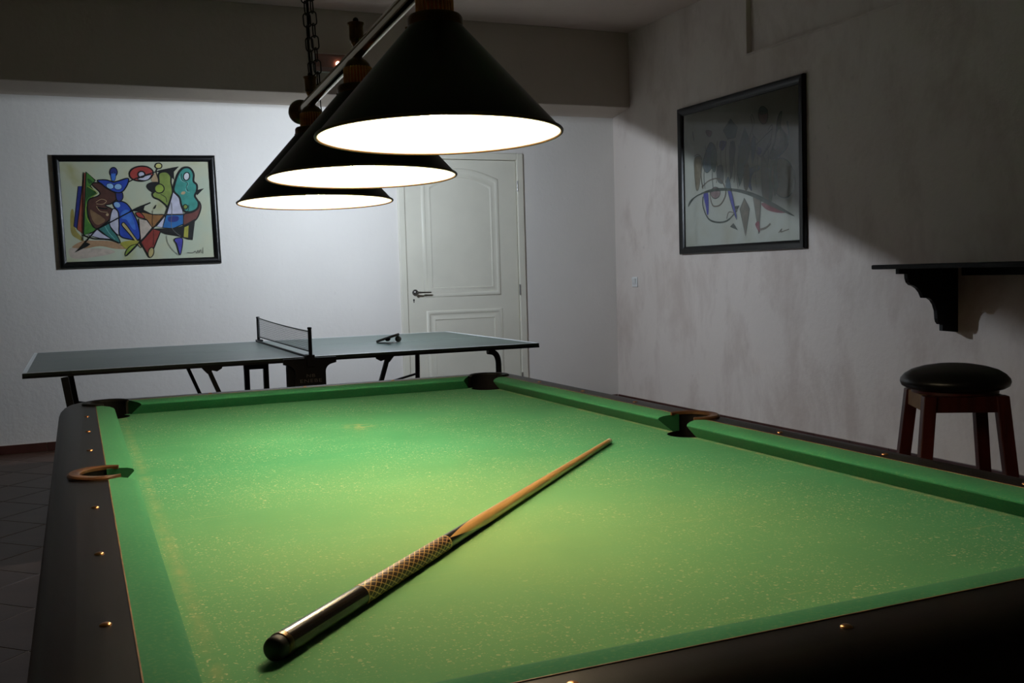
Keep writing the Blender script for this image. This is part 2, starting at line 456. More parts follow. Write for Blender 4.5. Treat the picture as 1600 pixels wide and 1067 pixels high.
# floor: mortar bed with tiles laid diagonally, each tile its own piece
floor = struct(MB().box(XL, XR, YF, YB, -.10, -.0016).build('floor', 'grout'), 'brown ceramic tile floor laid on the diagonal', 'floor')
TP, TQ = .467 / math.sqrt(2), .471 / math.sqrt(2)
tile_me = None
def tile_mesh():
    h, q, g = TP / 2 - .003, TQ / 2 - .003, .0010
    mb = MB(); r = lambda e, z: [(-h + e, -q + e, z), (h - e, -q + e, z), (h - e, q - e, z), (-h + e, q - e, z)]
    mb.loops([r(0, -.006), r(0, -g), r(g, 0)])
    return mb.mesh('floor_tile')
tile_me = tile_mesh(); tile_me.materials.append(MAT['tile'])
s2 = math.sqrt(.5)
rest = MB(); h, q = TP / 2 - .003, TQ / 2 - .003
for i in range(-30, 40):
    for j in range(-30, 40):
        p = 3.645 + (i + .5) * .467      # y - x
        m_ = 1.79 + (j + .5) * .471      # x + y
        x, y = (m_ - p) / 2, (m_ + p) / 2
        if not (XL + .24 < x < XR - .24 and YF + .24 < y < YB - .24):
            # tile cut by a wall: clip it to the room
            poly = [(x + (a * s2 * 1 - b * s2), y + (a * s2 + b * s2)) for a, b in ((-q, -h), (q, -h), (q, h), (-q, h))]
            def clip(pl, f):
                o = []
                for k in range(len(pl)):
                    A, B = pl[k], pl[(k + 1) % len(pl)]; fa, fb = f(A), f(B)
                    if fa >= 0: o.append(A)
                    if fa * fb < 0:
                        t = fa / (fa - fb); o.append((A[0] + (B[0] - A[0]) * t, A[1] + (B[1] - A[1]) * t))
                return o
            for f in (lambda P: P[0] - XL, lambda P: XR - P[0], lambda P: P[1] - YF, lambda P: YB - P[1]):
                if poly: poly = clip(poly, f)
            if len(poly) < 3: continue
            if -1.9 < x < -.3 and y > 5:
                MB().prism(poly, -.006, 0, 'z').build('floor_tile', 'tile', floor)
            else: rest.prism(poly, -.006, 0, 'z')
        elif -2.2 < x < -.35 and .9 < y:
            o = link('floor_tile', tile_me, [], floor); o.location = (x, y, 0); o.rotation_euler = (0, 0, -PI / 4)
        else:
            rest.prism([(x + (a * s2 - b * s2), y + (a * s2 + b * s2)) for a, b in ((-q, -h), (q, -h), (q, h), (-q, h))], -.006, 0, 'z')
ro = rest.build('floor_tile', 'tile', floor); ro['kind'] = 'stuff'
struct(MB().box(XL, XR, YF, YB, ZC, ZC + .1).build('ceiling', 'ceiling'), 'dim off-white ceiling above the lamps', 'ceiling')
struct(MB().box(XL - .12, XL, YF, YB, -.1, ZC).build('wall_left', 'wall_far'), 'beige wall out of frame on the left', 'wall')
struct(MB().box(XL - .12, XR + .12, YF - .12, YF, -.1, ZC).build('wall_front', 'wall_far'), 'beige wall behind the camera', 'wall')
# back wall with the doorway recess
DX0, DX1, DZ = 1.735, 2.755, 2.13
wb = MB()
wb.box(XL - .12, DX0 - .03, YB, YB + .14, -.1, ZC); wb.box(DX1 + .03, XR + .12, YB, YB + .14, -.1, ZC)
wb.box(DX0 - .03, DX1 + .03, YB, YB + .14, DZ + .03, ZC); wb.box(DX0 - .03, DX1 + .03, YB + .06, YB + .14, -.1, DZ + .03)
struct(wb.build('wall_back', 'wall'), 'white plaster back wall behind the ping-pong table', 'wall')
# right wall with the shallow bricked-up recess high up
RY0, RY1, RZ0, RZ1 = 1.6, 5.07, 2.66, 3.12
wr = MB()
wr.box(XR, XR + .14, YF - .12, YB + .14, -.1, RZ0); wr.box(XR, XR + .14, YF - .12, YB + .14, RZ1, ZC)
wr.box(XR, XR + .14, YF - .12, RY0, RZ0, RZ1); wr.box(XR, XR + .14, RY1, YB + .14, RZ0, RZ1)
wr.box(XR + .035, XR + .14, RY0, RY1, RZ0, RZ1)
wr_o = struct(wr.build('wall_right', 'wall_r'), 'stained white plaster wall on the right with a shallow recess high up', 'wall')
tr = MB(); e = .014
tr.box(XR - .006, XR + .002, RY0 - e, RY1 + e, RZ0 - e, RZ0); tr.box(XR - .006, XR + .002, RY1, RY1 + e, RZ0, RZ1); tr.box(XR - .006, XR + .002, RY0 - e, RY0, RZ0, RZ1)
struct(tr.build('trim_2', 'wall_r', bevel=.002), 'thin plaster bead framing the shallow recess high on the right wall', 'trim')
bm_ = MB().prism([(6.70, 2.545), (YB, 2.50), (YB, ZC), (6.70, ZC)], XL, XR, 'x')
struct(bm_.build('trim_1', 'beam', bevel=.006), 'dark deep ceiling beam along the top of the back wall', 'beam')
# skirting tiles
def skirting(name, label, horizontal, a0, a1, gaps=()):
    base = MB()
    if horizontal: base.box(a0, a1, YB - .006, YB, 0, .066)
    else: base.box(XR - .006, XR, a0, a1, 0, .066)
    b = struct(base.build(name, 'grout'), label, 'baseboard')
    me = None; x = a0
    while x < a1 - .02:
        e = min(x + .33, a1)
        mb = MB()
        if horizontal: mb.box(x + .0025, e - .0025, YB - .012, YB - .005, .003, .0655)
        else: mb.box(XR - .012, XR - .005, x + .0025, e - .0025, .003, .0655)
        mb.build('skirting_tile', 'skirt', b, bevel=.0015)
        x = e
skirting('baseboard_back', 'dark red-brown tile skirting along the back wall left of the door', True, -.966 - .33 * 7, DX0 - .045)
skirting('baseboard_corner', 'dark tile skirting between the door and the right-hand corner', True, DX1 + .045, XR - .012)
skirting('baseboard_right', 'dark tile skirting along the right wall', False, YF, YB - .012)

# door
door = thing('door_1', 'cream panelled interior door with arched upper panel in the back wall', 'door', (2.245, YB, 0)); door['kind'] = 'structure'
fr = MB()
fr.box(DX0 - .045, DX0 + .012, YB - .018, YB + .05, 0, DZ + .045); fr.box(DX1 - .012, DX1 + .045, YB - .018, YB + .05, 0, DZ + .045)
fr.box(DX0 + .012, DX1 - .012, YB - .018, YB + .05, DZ - .012, DZ + .045)
fr.build('door_frame', 'door', door, bevel=.006)
YD = YB + .004
leaf = MB().box(DX0 + .016, DX1 - .016, YD, YD + .045, .008, DZ - .016).build('door_leaf', 'door', door, bevel=.003)
def panel_outline(x0, x1, z0, z1, arch, d):
    """outline inset by d; arch = rise of the top edge"""
    x0 += d; x1 -= d; z0 += d; z1 -= d
    pts = [(x0, z0), (x1, z0)]
    for k in range(25):
        t = k / 24; x = x1 + (x0 - x1) * t
        pts.append((x, z1 + arch * math.sin(PI * t)))
    return pts
def panel(x0, x1, z0, z1, arch):
    prof = [(0, 0), (.004, -.0), (.009, .006), (.014, .009), (.030, .010), (.036, .004), (.042, .003), (.060, .003), (.070, .007), (.080, .0075), (.084, .002), (.092, .002)]
    rings = [[(p[0], YD + .001 - h, p[1]) for p in panel_outline(x0, x1, z0, z1, arch, d)] for d, h in prof]
    mb = MB().loops(rings, cap0=False)
    mb.build('raised_panel', 'door', leaf, smooth=50)
panel(1.885, 2.580, .985, 1.965, .085)
panel(1.900, 2.590, .14, .885, 0)
hd = MB().lathe([(.026, 0), (.026, .006), (.022, .010), (.011, .011), (.010, .045), (.013, .048), (.013, .056)], (1.815, YD, 1.035), 'y', 20)
for i, p in enumerate(hd.v): hd.v[i] = (p[0], 2 * YD - p[1], p[2])
hn = hd.build('door_handle', 'chrome', leaf, smooth=40)
MB().tube([(1.815, YD - .05, 1.035), (1.86, YD - .052, 1.035), (1.935, YD - .050, 1.033)], [.0085, .0075, .0065], 10).build('lever', 'chrome', leaf, smooth=40)
kh = MB().lathe([(.007, 0), (.007, .002)], (1.802, YD - .0025, .975), 'y', 12).box(1.7985, 1.8055, YD - .002, YD, .953, .975)
kh.build('keyhole', 'dark_hole', leaf)
for z in (.28, 1.03, 1.9):
    MB().lathe([(.007, -.045), (.007, .045)], (DX1 - .013, YB - .018, z), 'z', 10).build('hinge', 'chrome', door, smooth=40)

# light switch on the right wall
sw = thing('light_switch', 'white rocker light switch on the right wall near the corner', 'light switch', (XR, 6.665, 1.065))
MB().box(XR - .011, XR, 6.623, 6.707, 1.022, 1.108).build('plate', 'white_plastic', sw, bevel=.003)
MB().prism([(XR - .010, 1.036), (XR - .012, 1.036), (XR - .020, 1.060), (XR - .027, 1.096), (XR - .008, 1.096), (XR - .008, 1.036)], 6.640, 6.690, 'y').build('rocker', 'white_plastic', sw, bevel=.002)

# emergency lamp on the beam
em = thing('emergency_lamp', 'small smoky pink plastic emergency lamp on the beam behind the chains', 'lamp', (1.15, 6.70, 2.70))
MB().box(.985, 1.315, 6.672, 6.70, 2.70, 2.84).build('back_plate', 'white_plastic', em, bevel=.006)
MB().prism([(6.672, 2.705), (6.640, 2.712), (6.628, 2.73), (6.628, 2.81), (6.640, 2.828), (6.672, 2.835)], .990, 1.310, 'x').build('cover', 'pink_plastic', em, bevel=.006)
MB().lathe([(.004, 0), (.016, .004), (.018, .008), (.012, .014)], (1.155, 6.6285, 2.757), 'y', 14).build('indicator', 'led', em, smooth=50).scale = (1, 1, 1)
for o in em.children:
    if o.name.startswith('indicator'):
        for v in o.data.vertices: v.co.y = -.0715 - (v.co.y + .0715)

# ------------------------------------------------------------------ pool table
HX, LY, ZR, ZB = .685, 2.6216, .800, .756
YM = LY / 2
NOSE = .053
pool = thing('pool_table', 'large pool table with worn green cloth and dark wood rails', 'pool table', (0, YM, 0))
SIDE = [(sx * .683, YM) for sx in (-1, 1)]
CORN = [(sx * .645, LY / 2 + sy * (LY / 2 - .047)) for sx in (-1, 1) for sy in (-1, 1)]
def pocket_cutters(z0, z1, rs=.056, rc=.060, scale=True):
    out = []
    for (x, y) in SIDE: out.append(MB().lathe([(rs, z0), (rs, z1)], (x, y, 0), 'z', 40).build('cutter', 'pocket'))
    for (x, y) in CORN: out.append(MB().lathe([(rc, z0), (rc, z1)], (x, y, 0), 'z', 40).build('cutter', 'pocket'))
    return out
def perimeter(o, r0=.015, n=9):
    pts = []
    for cx, cy, a0 in ((HX - r0, LY - r0, 0), (-HX + r0, LY - r0, 90), (-HX + r0, r0, 180), (HX - r0, r0, 270)):
        for k in range(n + 1):
            a = math.radians(a0 + 90 * k / n); pts.append((cx + (r0 + o) * math.cos(a), cy + (r0 + o) * math.sin(a)))
    return pts
prof = [(0, ZR), (.030, ZR + .0005), (.058, ZR), (.076, ZR - .004), (.090, ZR - .011), (.101, ZR - .022), (.107, ZR - .036), (.109, ZR - .052), (.109, .700), (.095, .690), (0, .690)]
rings = [[(x, y, z) for x, y in perimeter(o)] for o, z in prof]
rm = MB().loops(rings, closed=True).build('rail', 'rail', smooth=35)
cut(rm, pocket_cutters(.5, 1.0, .0635, .0675)); 
for v in rm.data.vertices: v.co.y -= YM
rm.parent = pool
# thin tan strip where cloth meets wood
st = MB().loops([[(x, y, z) for x, y in perimeter(o, .014)] for o, z in ((-.0008, ZR + .0002), (-.0008, ZR + .0010), (.0008, ZR + .0010), (.0008, ZR + .0002))], closed=True).build('feather_strip', 'strip')
cut(st, pocket_cutters(.5, 1.0, .078, .082))
for v in st.data.vertices: v.co.y -= YM
st.parent = pool
# bed
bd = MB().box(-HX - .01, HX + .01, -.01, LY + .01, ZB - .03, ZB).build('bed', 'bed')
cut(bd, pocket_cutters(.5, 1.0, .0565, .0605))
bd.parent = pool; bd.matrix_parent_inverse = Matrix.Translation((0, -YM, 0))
# cushions: section = (inset from the wood edge, height)
csec = [(0, ZR + .0002), (.018, ZR + .0005), (.040, ZR - .0025), (.050, ZR - .0060), (.053, ZR - .0095), (.0525, ZR - .0122), (.042, ZR - .022), (.018, ZB + .001), (0, ZB + .001)]
def cushion(axis, side, n0, n1, b0, b1):
    """nose runs n0..n1, the back b0..b1 along the rail"""
    mb = MB(); rings = []
    N = 14
    for k in range(N + 1):
        t = k / N
        ring = []
        for ins, z in csec:
            u = ins / NOSE
            e0 = b0 + (n0 - b0) * (u ** 1.5); e1 = b1 + (n1 - b1) * (u ** 1.5)
            a = e0 + (e1 - e0) * t
            if axis == 'y': ring.append((side * (HX - ins), a, z))
            else: ring.append((a, (LY - ins) if side > 0 else ins, z))
        rings.append(ring)
    mb.loops(rings, False, False)
    n = len(csec); o = len(mb.v)
    mb.f += [list(range(n - 1, -1, -1)), list(range(o - n, o))]; mb.m += [1, 1]
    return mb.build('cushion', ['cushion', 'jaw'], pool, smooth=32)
SG, SB, CG, CB = .066, .050, .135, .098
for s in (-1, 1):
    cushion('y', s, CG, YM - SG, CB, YM - SB)
    cushion('y', s, YM + SG, LY - CG, YM + SB, LY - CB)
    cushion('x', s, -HX + CG, HX - CG, -HX + CB, HX - CB)
# pockets: liner with its collar
def pocket(x, y, out_ang, r, mat, spread, ro):
    seg = 40; mb = MB()
    circ = lambda rr, z: [(x + rr * math.cos(2 * PI * i / seg), y + rr * math.sin(2 * PI * i / seg), z) for i in range(seg)]
    mb.loops([circ(r, ZB - .0008), circ(r * .99, .70), circ(r * .9, .62), circ(r * .5, .59)], cap0=False, cap1=True)
    # wall of the outer half up to the collar
    half = []
    for zz in (ZB - .02, ZR - .001):
        for rr in (r, r + .006): half.append([(x + rr * math.cos(out_ang + t), y + rr * math.sin(out_ang + t), zz) for t in [math.radians(-95 + 190 * k / 24) for k in range(25)]])
    n = 25; o = len(mb.v); mb.v += [p for h in half for p in h]
    for k in range(n - 1):
        for A, B in ((0, 2), (1, 3), (2, 3)):
            mb.f.append([o + A * n + k, o + A * n + k + 1, o + B * n + k + 1, o + B * n + k]); mb.m.append(0)
    lin = mb.build('pocket_liner', 'pocket', pool, smooth=60)
    # collar: a flat U tapering to its tips
    K = 36; rings = []
    for k in range(K + 1):
        t = -1 + 2 * k / K
        a = out_ang + math.radians(spread) * t
        w = 1 - max(0, abs(t) - .55) / .45 * .78
        ri = r - .003; rout = ri + (ro - ri) * w
        z0, z1 = ZR - .001, ZR + .0065
        c_, s_ = math.cos(a), math.sin(a)
        ring = [(ri, z0), (ri, z1 - .002), (ri + .003, z1), (rout - .004 * w, z1), (rout, z1 - .003), (rout, z0)]
        rings.append([(x + q * c_, y + q * s_, z) for q, z in ring])
    MB().loops(rings).build('collar', mat, lin, smooth=35)
    for da, zz in ((-.55, .785), (.5, .772), (-.2, .764)) if mat == 'collar_brown' else ():
        a = out_ang + da
        MB().sphere((x + (r - .001) * math.cos(a), y + (r - .001) * math.sin(a), zz), .0026, 8, 6).build('rivet', 'stud', lin, smooth=60)
for x, y in SIDE: pocket(x, y, 0 if x > 0 else PI, .056, 'collar_brown', 112, .076)
for x, y in CORN:
    pocket(x, y, math.atan2(1 if y > YM else -1, 1 if x > 0 else -1), .060, 'collar_black', 118, .080)
# copper sights
stud = MB().lathe([(.0068, 0), (.0066, .0012), (.0045, .0026), (.0015, .0032)], (0, 0, 0), 'z', 14)
sm = stud.mesh('stud', smooth=60); sm.materials.append(MAT['stud'])
for s in (-1, 1):
    for k in (-3, -2, -1, 1, 2, 3):
        o = link('stud', sm, [], pool); o.location = (s * .713, k * .3195, ZR)
    for k in (-1, 0, 1):
        o = link('stud', sm, [], pool); o.location = (k * .3175 - .01, s * (YM + .028), ZR)
# body and legs
bmb = MB(); rings = [[(x, y, z) for x, y in perimeter(o)] for o, z in ((.060, .690), (.060, .66), (.045, .645), (.045, .52), (.02, .50), (.02, .47))]
bmb.loops(rings)
cut(bmb.build('table_body', 'body', smooth=35), pocket_cutters(.55, 1.0, .064, .068)).parent = pool
for o in pool.children:
    if o.name.startswith('table_body'): o.matrix_parent_inverse = Matrix.Translation((0, -YM, 0))
for sx in (-1, 1):
    for sy in (-1, 1):
        x, y = sx * .52, YM + sy * 1.0
        pr = [(.085, .52), (.085, .44), (.070, .42), (.080, .38), (.060, .20), (.052, .10), (.070, .07), (.075, .02), (.072, 0)]
        MB().lathe(pr, (x, y, 0), 'z', 8).build('leg', 'body', pool, bevel=.004)

# ------------------------------------------------------------------ cue lying on the cloth
A = Vector((-.548, .266, ZB + .0150)); B = Vector((.447, 1.298, ZB + .0068)); D = (B - A); CL = D.length; D.normalize()
cue = thing('pool_cue', 'two-tone pool cue with crosshatched grip lying across the green cloth', 'pool cue', A, rot=(math.asin(D.z), 0, -math.atan2(D.x, D.y)))
cr = lambda y: .0148 + (.0062 - .0148) * min(1, max(0, y / CL)) ** .95
def cue_seg(name, y0, y1, mat, extra=0, n=10, parent=cue, prof=None):
    prof = prof or [(cr(y0 + (y1 - y0) * k / n) + extra, y0 + (y1 - y0) * k / n) for k in range(n + 1)]
    return MB().lathe(prof, (0, 0, 0), 'y', 28).build(name, mat, parent, smooth=40)
cue_seg('bumper', 0, .016, 'rubber', prof=[(.0095, 0), (.0125, .002), (.0138, .006), (.0138, .014)])
cue_seg('butt_cap', .014, .024, 'brass_dark', prof=[(.0135, .014), (.0149, .0155), (.0149, .022), (.0145, .024)])
cue_seg('butt', .024, .197, 'cue_black')
cue_seg('grip', .197, .460, 'wrap', .0004)
cue_seg('forearm', .460, .860, 'splice')
cue_seg('shaft', .860, CL - .022, 'maple')
cue_seg('ferrule', CL - .022, CL - .005, 'ferrule', .0001)
cue_seg('tip', CL - .005, CL, 'ferrule', prof=[(.0060, CL - .005), (.0056, CL - .002), (.0035, CL)])

# ------------------------------------------------------------------ hanging lamp over the table
LC = Vector((-.140, 1.314, 1.390))
lamp = thing('billiard_lamp', 'brass bar pendant with three black cone shades over the pool table', 'pendant lamp', LC, rot=(-math.atan2(.028, 1.08), 0, -math.atan2(.031, 1.08)))
ZBAR = .268
MB().tube([(0, -.70, ZBAR), (0, .655, ZBAR)], .0145, 24).build('bar', 'bar', lamp, smooth=40)
for s, e in ((-1, -.70), (1, .655)):
    fb = MB().lathe([(.016, 0), (.019, .004), (.016, .010)], (0, e - .002 if s > 0 else e - .008, ZBAR), 'y', 20)
    fb.sphere((0, e + s * .036, ZBAR), .034, 24, 16)
    fb.build('ball_finial', 'brass_dark', lamp, smooth=50)
RS, HS = .203, .180
for yy in (-.55, 0, .533):
    sh = MB()
    outer = [(RS, .002), (.198, .0075), (.045, HS)]; inner = [(.043, HS - .003), (.196, .006), (.2005, .0015)]
    seg = 72
    circ = lambda r, z: [(r * math.cos(2 * PI * i / seg), yy + r * math.sin(2 * PI * i / seg), z) for i in range(seg)]
    sh.loops([circ(r, z) for r, z in outer], False, False, m=0)
    sh.loops([circ(.045, HS), circ(.043, HS - .003)], False, False, m=0)
    sh.loops([circ(r, z) for r, z in inner], False, False, m=1)
    shade = sh.build('shade', ['shade_out', 'shade_in'], lamp, smooth=40, recalc=False)
    MB().tube([(RS * math.cos(2 * PI * i / 72), yy + RS * math.sin(2 * PI * i / 72), .0015) for i in range(72)], .0028, 8, closed=True).build('rolled_rim', 'shade_rim', shade, smooth=60)
    MB().lathe([(.044, HS - .001), (.0455, HS + .002), (.0455, HS + .013), (.043, HS + .017), (.034, HS + .019)], (0, yy, 0), 'z', 36).build('collar', 'brass_dark', lamp, smooth=35)
    for a in (20, 140, 260):
        ca, sa = math.cos(math.radians(a)), math.sin(math.radians(a))
        MB().tube([(.044 * ca, yy + .044 * sa, HS + .004), (.053 * ca, yy + .053 * sa, HS + .004)], .0028, 8).build('thumb_screw', 'brass_dark', lamp, smooth=40)
    cup = MB().lathe([(.0275, HS + .018), (.0285, HS + .021), (.0285, HS + .052), (.0270, HS + .0555)], (0, yy, 0), 'z', 168, flute=28, amp=.11)
    cup.build('fluted_cup', 'copper', lamp, smooth=60)
    MB().lathe([(.0285, HS + .054), (.0285, HS + .057), (.0265, HS + .063), (.021, HS + .070), (.0125, HS + .0755), (.009, ZBAR - .008)], (0, yy, 0), 'z', 32).build('cup_dome', 'brass_dark', lamp, smooth=40)
    MB().lathe([(.014, .176), (.0165, .150), (.0165, .085), (.014, .080)], (0, yy, 0), 'z', 20).build('socket', 'white_plastic', lamp, smooth=40)
    bl = MB().lathe([(.012, .082), (.015, .074), (.024, .060), (.0305, .042), (.0295, .028), (.022, .016), (.010, .0105), (.001, .010)], (0, yy, 0), 'z', 24)
    bl.build('bulb', 'bulb', lamp, smooth=60)
    # holder on top of the bar
    MB().lathe([(.006, ZBAR + .010), (.0125, ZBAR + .020), (.0125, ZBAR + .024), (.015, ZBAR + .027), (.016, ZBAR + .056), (.0185, ZBAR + .060), (.0185, ZBAR + .063), (.012, ZBAR + .064)], (0, yy, 0), 'z', 24).build('hook_cup', 'brass', lamp, smooth=35)
    MB().sphere((0, yy, ZBAR + .069), .0065, 12, 8).build('cup_knob', 'chain', lamp, smooth=60)
# chains and cord up to the ceiling
def link_mesh():
    pts = []
    for k in range(9): t = PI * k / 8; pts.append((.0092 * math.cos(t), 0, .0100 + .0085 * math.sin(t)))
    for k in range(9): t = PI + PI * k / 8; pts.append((.0092 * math.cos(t), 0, -.0100 + .0085 * math.sin(t)))
    me = MB().tube(pts, .0018, 6, closed=True).mesh('chain_link', smooth=60); me.materials.append(MAT['chain']); return me
lk = link_mesh()
def chain(p, q):
    p, q = Vector(p), Vector(q); n = int((q - p).length / .0315)
    for k in range(n + 1):
        o = link('chain_link', lk, [], lamp); o.location = p + (q - p) * (k / n)
        d = (q - p); rx = -math.atan2(d.y, d.z); ry = math.atan2(d.x, d.z)
        o.rotation_euler = (rx, ry, math.radians(-14 + (74 if k % 2 else 0)))
top = ZC - LC.z
for s, e in ((-1, -.55), (1, .533)):
    zt = top - (.015 if s > 0 else -.012) - .02
    chain((.006, e, ZBAR + .085), (-.070, e + .02, zt))
    MB().tube(smooth_open([(.004, e, ZBAR + .066), (.0, e + .003, ZBAR + .16), (.004, e + .012, ZBAR + .30), (.0, e + .02, zt)], 8), .0034, 8).build('cord', 'rubber', lamp, smooth=60)
    MB().lathe([(.055, zt - .012), (.055, zt + .02)], (0, e + .02, 0), 'z', 28).build('ceiling_rose', 'brass_dark', lamp, smooth=40)
chain((.026, .545, ZBAR + .030), (-.040, .553, top - .05))
MB().tube([(.026, .545, ZBAR + .030), (.028, .548, ZBAR - .010), (.033, .548, ZBAR - .045), (.037, .540, ZBAR - .062)], .0014, 6).build('hook_wire', 'chain', lamp, smooth=60)

# ------------------------------------------------------------------ wall lamp behind the shades, lighting the ping-pong side
FS = Vector((1.02, 5.50, 1.886)); tilt = math.radians(22.3)
fl = thing('wall_lamp', 'hooded lamp on a long arm from the beam, hidden behind the cone shades', 'lamp', FS, rot=(tilt, 0, 0))
dish = MB()
po = [(.160, .000), (.159, .004), (.080, .045), (.020, .058)]; pi_ = [(.018, .055), (.078, .042), (.157, .003), (.1585, .000)]
dish.lathe(po, seg=40, cap0=False, cap1=False, m=0); dish.lathe([(.02, .058), (.018, .055)], seg=40, cap0=False, cap1=False, m=0); dish.lathe(pi_, seg=40, cap0=False, cap1=False, m=1)
dish.build('reflector', ['shade_out', 'shade_in'], fl, smooth=40, recalc=False)
MB().sphere((0, 0, .000), .004, 10, 6).build('bulb', 'flood', fl, smooth=60)
MB().lathe([(.004, .0042), (.007, .008), (.012, .030), (.012, .070), (.008, .075)], seg=16).build('socket', 'rubber', fl, smooth=40)
inv = Matrix.Rotation(tilt, 4, 'X').inverted()
loc = lambda p: tuple(inv @ (Vector(p) - FS))
MB().tube([loc(p) for p in ((1.02, 5.475, 1.952), (1.04, 5.55, 2.03), (1.21, 6.15, 2.29), (1.34, 6.80, 2.525))], .008, 10).build('arm', 'black_metal', fl, smooth=50)
MB().lathe([(.045, 0), (.045, .02)], loc((1.34, 6.80, 2.515)), 'z', 24).build('mount', 'black_metal', fl, smooth=40)

# ------------------------------------------------------------------ ping-pong table
TX0, TX1, TY0, TY1, TZ = -.980, 1.762, 4.520, 6.120, .758
TM = .385
tt = thing('ping_pong_table', 'grey-green ping-pong table with black folding frame by the back wall', 'ping-pong table', (TM, 5.32, 0))
for a, b in ((TX0, TM - .006), (TM + .006, TX1)):
    top_ = MB().box(a, b, TY0, TY1, TZ - .014, TZ).build('table_top', 'tt_top', tt, bevel=.0015)
    zl0, zl1 = TZ - .002, TZ + .0006
    e0 = a if a == TX0 else b - .02
    MB().box(e0, e0 + .02, TY0, TY1, zl0, zl1).build('end_line', 'tt_white', top_)
    for y0 in (TY0, TY1 - .02): MB().box(a if a != TX0 else a + .02, b if b != TX1 else b - .02, y0, y0 + .02, zl0, zl1).build('side_line', 'tt_white', top_)
    MB().box(min(a, b) + .02, max(a, b) - .02, 5.3185, 5.3215, zl0, zl1).build('center_line', 'tt_white', top_)
    apr = MB()
    zf0, zf1 = TZ - .026, TZ - .0145
    apr.box(a, b, TY0 - .001, TY0 + .025, zf0, zf1); apr.box(a, b, TY1 - .025, TY1, zf0, zf1)
    apr.box(a, a + .025, TY0 + .025, TY1 - .025, zf0, zf1); apr.box(b - .025, b, TY0 + .025, TY1 - .025, zf0, zf1)
    apr.build('frame', 'black_metal', tt)
for yy in (TY0 + .03, TY1 - .05):
    # end legs
    MB().bar((-.795, yy, .725), (-.700, yy, .012), .034, .034).build('leg', 'black_metal', tt)
    lp = smooth_open([(1.445, yy, .725), (1.485, yy, .715), (1.508, yy, .68), (1.512, yy, .60), (1.505, yy, .35), (1.490, yy, .012)], 5)
    MB().tube(lp, .017, 10).build('leg', 'black_metal', tt, smooth=50)
    # long struts back to the middle
    MB().bar((-.745, yy, .435), (-.02, yy, .29), .014, .014).build('strut', 'black_metal', tt)
    MB().bar((1.510, yy, .47), (.80, yy, .31), .014, .014).build('strut', 'black_metal', tt)
    # splayed centre legs with their hinge plates
    MB().bar((-.118, yy, .730), (.14, yy, .06), .022, .024).build('center_leg', 'black_metal', tt)
    MB().bar((.848, yy, .730), (.63, yy, .06), .022, .024).build('center_leg', 'black_metal', tt)
    for sx, x in ((1, -.118), (-1, .848)):
        MB().prism([(x - sx * .035, .735), (x + sx * .075, .735), (x + sx * .07, .722), (x + sx * .045, .708), (x + sx * .02, .715), (x + sx * .015, .70), (x - sx * .005, .70)], yy - .014, yy - .006, 'y').build('hinge_plate', 'black_metal', tt)
    for x in (.14, .63):
        MB().lathe([(.030, -.012), (.034, -.008), (.034, .008), (.030, .012)], (x, yy, .034), 'y', 20).build('wheel', 'rubber', tt, smooth=40)
    # upright pair with cross plate
    for x0 in (.292, .420):
        MB().box(x0, x0 + .034, yy + .01, yy + .044, .22, .722).build('upright', 'black_metal', tt)
    MB().box(.292, .454, yy + .008, yy + .046, .572, .70).build('cross_plate', 'black_metal', tt)
    MB().box(.10, .67, yy + .012, yy + .040, .20, .225).build('base_bar', 'black_metal', tt)
for x in (.14, .63): MB().tube([(x, TY0 + .03, .10), (x, TY1 - .05, .10)], .012, 10).build('axle', 'black_metal', tt, smooth=50)
def arc(cx, cz, r, a0, a1, n=6): return [(cx + r * math.cos(math.radians(a0 + (a1 - a0) * k / n)), cz + r * math.sin(math.radians(a0 + (a1 - a0) * k / n))) for k in range(n + 1)]
pp = [(.322, .44), (.486, .44), (.486, .670)] + arc(.528, .675, .042, 180, 100) + [(.545, .722), (.545, .752), (.262, .752), (.262, .722)] + arc(.280, .675, .042, 80, 0)
cp = MB().prism(pp, TY0 - .022, TY0 - .004, 'y').build('center_panel', 'black_metal', tt)
def text(body, x, z, size, y, mat, parent, sx=1.0):
    cu = bpy.data.curves.new('lettering', 'FONT'); cu.body = body; cu.size = size; cu.align_x = 'CENTER'; cu.extrude = .0004; cu.space_character = 1.12
    o = bpy.data.objects.new('tmp', cu); COL.objects.link(o)
    bpy.context.view_layer.update()
    me = bpy.data.meshes.new_from_object(o.evaluated_get(bpy.context.evaluated_depsgraph_get()))
    bpy.data.objects.remove(o, do_unlink=True)
    rl = root_loc(parent)
    for v in me.vertices:
        a, b, c = v.co; v.co = (a * sx + x - rl[0], y - c - rl[1], b + z - rl[2])
    me.name = 'lettering'; me.materials.clear()
    return link('lettering', me, mat, parent)
text('NB', .404, .650, .024, TY0 - .0225, 'letter', cp, 1.45)
text('ENEBE', .404, .622, .026, TY0 - .0225, 'letter', cp, 1.5)
MB().box(.37, .44, TY0 - .0232, TY0 - .022, .600, .604).build('red_line', 'letter_red', cp)

